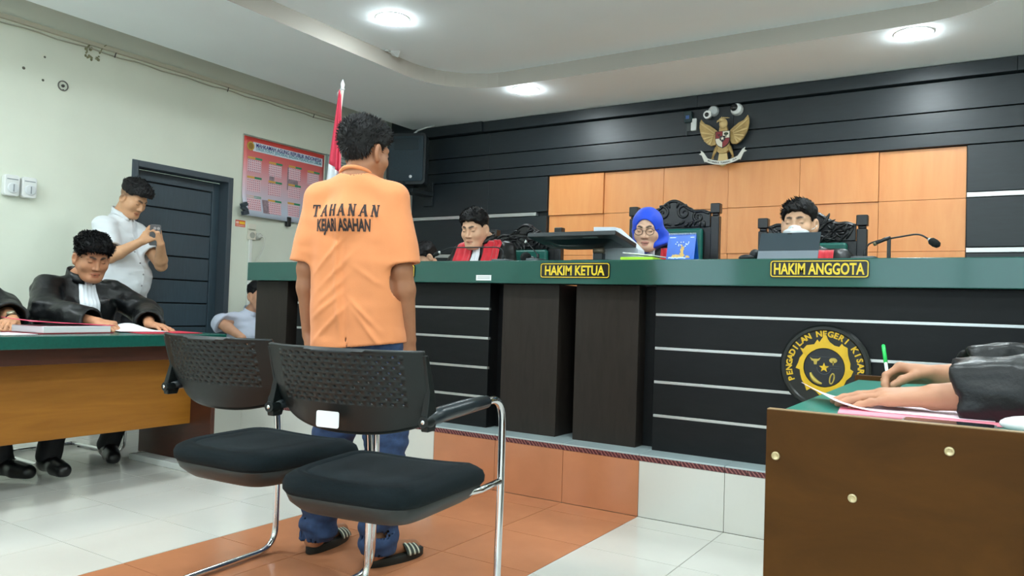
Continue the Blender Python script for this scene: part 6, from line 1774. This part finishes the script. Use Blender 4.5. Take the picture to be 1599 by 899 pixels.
# ===== woman judge with the blue headscarf and glasses
hd = Head((-1.705, 4.135, 1.425), math.radians(191), math.radians(-14), 0, .97, fat=.006, skin=(228, 184, 156), lips=(176, 84, 84))
neck = A(-1.685, 4.235, 1.345)
p, fg, bv2 = judge('woman in bright blue headscarf and glasses reading at the bench', hd, neck, 71, ((-.07, -.12, -.22), (.07, -.12, -.22)), ((.05, -.22, .03), (-.05, -.22, .03)))
M_BLUE = mat('blue_scarf', (4, 70, 216), .6, noise=(12, .08), sheen=.2)
hh = hd
def scarf(P):
    q = hh.loc(P)
    d = hh.cran(q) - .013
    d = smin(d, ell(q, (0, .003, -.055), (.078, .080, .084)), .03)
    d = smin(d, ell(q, (0, -.012, -.014), (.097, .070, .058)), .02); d = smin(d, rc(q, (0, -.03, -.06), (0, -.02, -.14), .080, .088), .04)
    # drape over the collar towards the left shoulder
    e = rc(P, neck + UP * .01 + A(.02, -.01, 0), neck + A(.08, -.05, -.07), .072, .042)
    e = smin(e, rc(P, neck + UP * .0, neck + A(-.05, -.06, -.03), .075, .05), .04)
    d = smin(d * .97, e, .05)
    d = d - .0035 * np.sin(q[:, 0] * 60 + q[:, 2] * 55 + 3 * vnoise(q, 14, 2)) * np.clip((-.01 - q[:, 2]) / .06, .15, 1) - .003 * vnoise(q, 22, 4)
    face = ell(q, (0, .085, -.020), (.062, .078, .086))
    d = smax(d, 1.285 + np.clip((P[:, 0] + 1.70) * .55, -.05, .2) - P[:, 2], .008)
    return smax(d, -face, .008)
cloth('headscarf', scarf, hd.c - A(.2, .2, .30), hd.c + A(.25, .18, .16), .0055, M_BLUE, p)
drape('bib', bv2, neck, R, UP, F, lambda t: -.035 + .01 * t, lambda t: .055 - .02 * t, -.28, -.04, M_BIB, p, 14, 12, .016, .002, 3)
for s in (-1, 1):
    lf = (lambda s: (lambda t: .055 if s > 0 else -.165))(s); rf = (lambda s: (lambda t: .165 if s > 0 else -.055))(s)
    drape('red_lapel', bv2, neck, R, UP, F, lf, rf, -.28, -.03, M_REDV, p, 16, 18, .007, .004, 3)
def glasses(root, hd):
    b = MB()
    for s in (-1, 1):
        b.tube([Vector([float(x) for x in hd.wor((s * .033 + .024 * math.cos(a), .101 - .006 * abs(math.cos(a)), -.004 + .019 * math.sin(a)))]) for a in np.linspace(0, 2 * PI, 25)], .0016, 6)
        b.tube([Vector([float(x) for x in hd.wor(q)]) for q in ((s * .057, .095, .003), (s * .074, .06, .004), (s * .082, -.01, .002))], .0014, 6)
    b.tube([Vector([float(x) for x in hd.wor(q)]) for q in ((-.010, .102, .0), (0, .104, .003), (.010, .102, .0))], .0014, 6)
    return put('glasses', b, mat('glasses_metal', (60, 52, 46), .3, .7), root, True)
glasses(p, hd)

# ===== masked judge, right
hd = Head((-.875, 4.15, 1.432), math.radians(177), math.radians(-3), 0, 1.0, fat=.004, skin=(220, 174, 142))
neck = A(-.86, 4.25, 1.315)
p, fg, bv2 = judge('masked man in judge robe behind the tablet computer', hd, neck, 81, ((-.09, -.10, -.22), (.06, -.10, -.22)), ((.02, -.24, .03), (-.10, -.22, .03)))
hk = hd
def mask(P):
    q = hk.loc(P); ap = q.copy(); ap[:, 0] = np.abs(ap[:, 0])
    d = ell(q, (0, .035, -.062), (.070, .072, .058))
    d = smin(d, rc(q, (0, .09, -.025), (0, .10, -.06), .012, .02), .03)
    d = d - .0022 * np.sin(q[:, 2] * 260)
    d = smax(d, .030 - q[:, 1], .006); d = smax(d, q[:, 2] - (-.022 + .010 * (1 - ap[:, 0] / .05)), .006)
    return d
cloth('face_mask', mask, hd.c - .16, hd.c + .16, .005, mat('mask_white', (232, 238, 242), .75), p)
b = MB()
for s in (-1, 1): b.tube([Vector([float(x) for x in hd.wor(q)]) for q in ((s * .064, .045, -.04), (s * .078, .015, -.03), (s * .088, -.015, -.012))], .0018, 5)
put('mask_strap', b, mat('mask_white', (232, 238, 242), .75), p, True)
for s in (-1, 1):
    lf = (lambda s: (lambda t: .06 if s > 0 else -.15))(s); rf = (lambda s: (lambda t: .15 if s > 0 else -.06))(s)
    drape('red_lapel', bv2, neck, R, UP, F, lf, rf, -.28, -.02, M_REDV, p, 14, 14, .007, .003, 3)
simple_hair(p, hd, .005, 1200, .018, lambda q: np.tile(hk.R @ A(.4, .5, .5), (len(q), 1)), top=.018, side=.009, amp=.004, front=-.006, freq=50)

# ===== clerk far behind the bench, only the head shows over the counter
phi = math.radians(150); F, R = frame(phi)
hd = Head((-4.385, 5.46, 1.385), math.radians(150), math.radians(-35), 0, 1.0, skin=(214, 168, 138))
neck = A(-4.42, 5.56, 1.245)
p, fg, bv2 = judge('clerk far behind the bench, only dark hair and forehead showing', hd, neck, 91, ((-.05, -.14, -.22), (.12, -.10, -.22)), ((.10, -.2, .06), (.0, -.24, .06)), .008)
simple_hair(p, hd, .006, 500, .014, top=.024, side=.010, amp=.005)
t = thing('office_chair', 'dark office chair of the clerk behind the bench', 'chair', (-4.45, 5.68, ZP))
part('seat', -4.68, -4.20, 5.40, 5.86, ZP + .36, ZP + .41, M_FAB, t, .02); part('back', -4.66, -4.22, 5.84, 5.89, ZP + .45, ZP + .80, M_FAB, t, .02)
b = MB(); b.cyl((-4.44, 5.65, ZP + .04), (-4.44, 5.65, ZP + .36), .03, 12); put('post', b, M_CHR, t, True)
b = MB()
for k in range(5): b.tube([(-4.44, 5.65, ZP + .05), (-4.44 + .26 * math.cos(k * 1.2566), 5.65 + .26 * math.sin(k * 1.2566), ZP + .022)], [.025, .02], 8)
put('star_base', b, M_CHR, t, True)
part('back_stay', -4.47, -4.41, 5.84, 5.86, ZP + .36, ZP + .5, M_FAB, t, .004)
t = thing('side_desk', 'small dark desk before the clerk behind the bench', 'desk', (-4.2, 5.1, ZP))
part('desk_top', -4.75, -3.75, 4.85, 5.25, 1.02, 1.05, M_BENCH, t, .003); part('side_panel', -4.74, -4.71, 4.87, 5.23, ZP, 1.02, M_BENCH, t, .002); part('side_panel', -3.79, -3.76, 4.87, 5.23, ZP, 1.02, M_BENCH, t, .002)

# ===== the writing person at the right table
phi = math.radians(90); F, R = frame(phi)
hd = Head((.50, 2.06, 1.215), math.radians(92), math.radians(-26), 0, 1.0, skin=(184, 132, 102))
neck = A(.60, 2.06, 1.065)
shR = neck + R * .185 - UP * .075; shL = neck - R * .185 - UP * .075
elL = A(.235, 1.80, .830); wrL = A(-.105, 1.815, .787); elR = A(.30, 2.30, .86); wrR = A(-.118, 2.205, .808)
HL = hand_parts(wrL, nz(A(-.99, -.03, -.075)), nz(A(-.05, -.14, 1)), -1, ((.10, .10, .06), (.10, .10, .06), (.10, .12, .06), (.12, .14, .08)), (.5, .10), 1.05, .05)
HR = hand_parts(wrR, nz(A(-.96, -.10, .02)), nz(A(.05, .55, .85)), 1, ((.75, .75, .35), (.9, .9, .5), (1.0, 1.1, .6), (1.0, 1.2, .7)), (.35, .45), 1.0, .02)
pel = A(.70, 2.06, .56)
legs = [(pel + R * .09, A(.26, 2.22, .50), A(.28, 2.24, .10), A(.12, 2.24, .045)), (pel - R * .09, A(.26, 1.90, .50), A(.30, 1.88, .10), A(.14, 1.86, .045))]
fgw = Fig(pelvis=pel, chest=neck - UP * .14, neck=neck, right=R, head=hd, arms=[(shR, elR, wrR, HR), (shL, elL, wrL, HL)], legs=legs, nk=1.0)
p = person('robed person writing at the teal topped table, only arms in view', (.65, 2.06, 0), fgw, .0042)
rs = robe_sdf(fgw, F, R, (.085, .078, .092), .86, 101, .014, .03, .50, .072)
cloth('robe', rs, (.0 - .12, 1.55, .45), (1.0, 2.6, 1.14), .009, M_ROBE, p)
trousers(p, legs, pel, R, M_TROU, .016); shoes(p, legs)
simple_hair(p, hd, .007, 0, top=.03, side=.011)
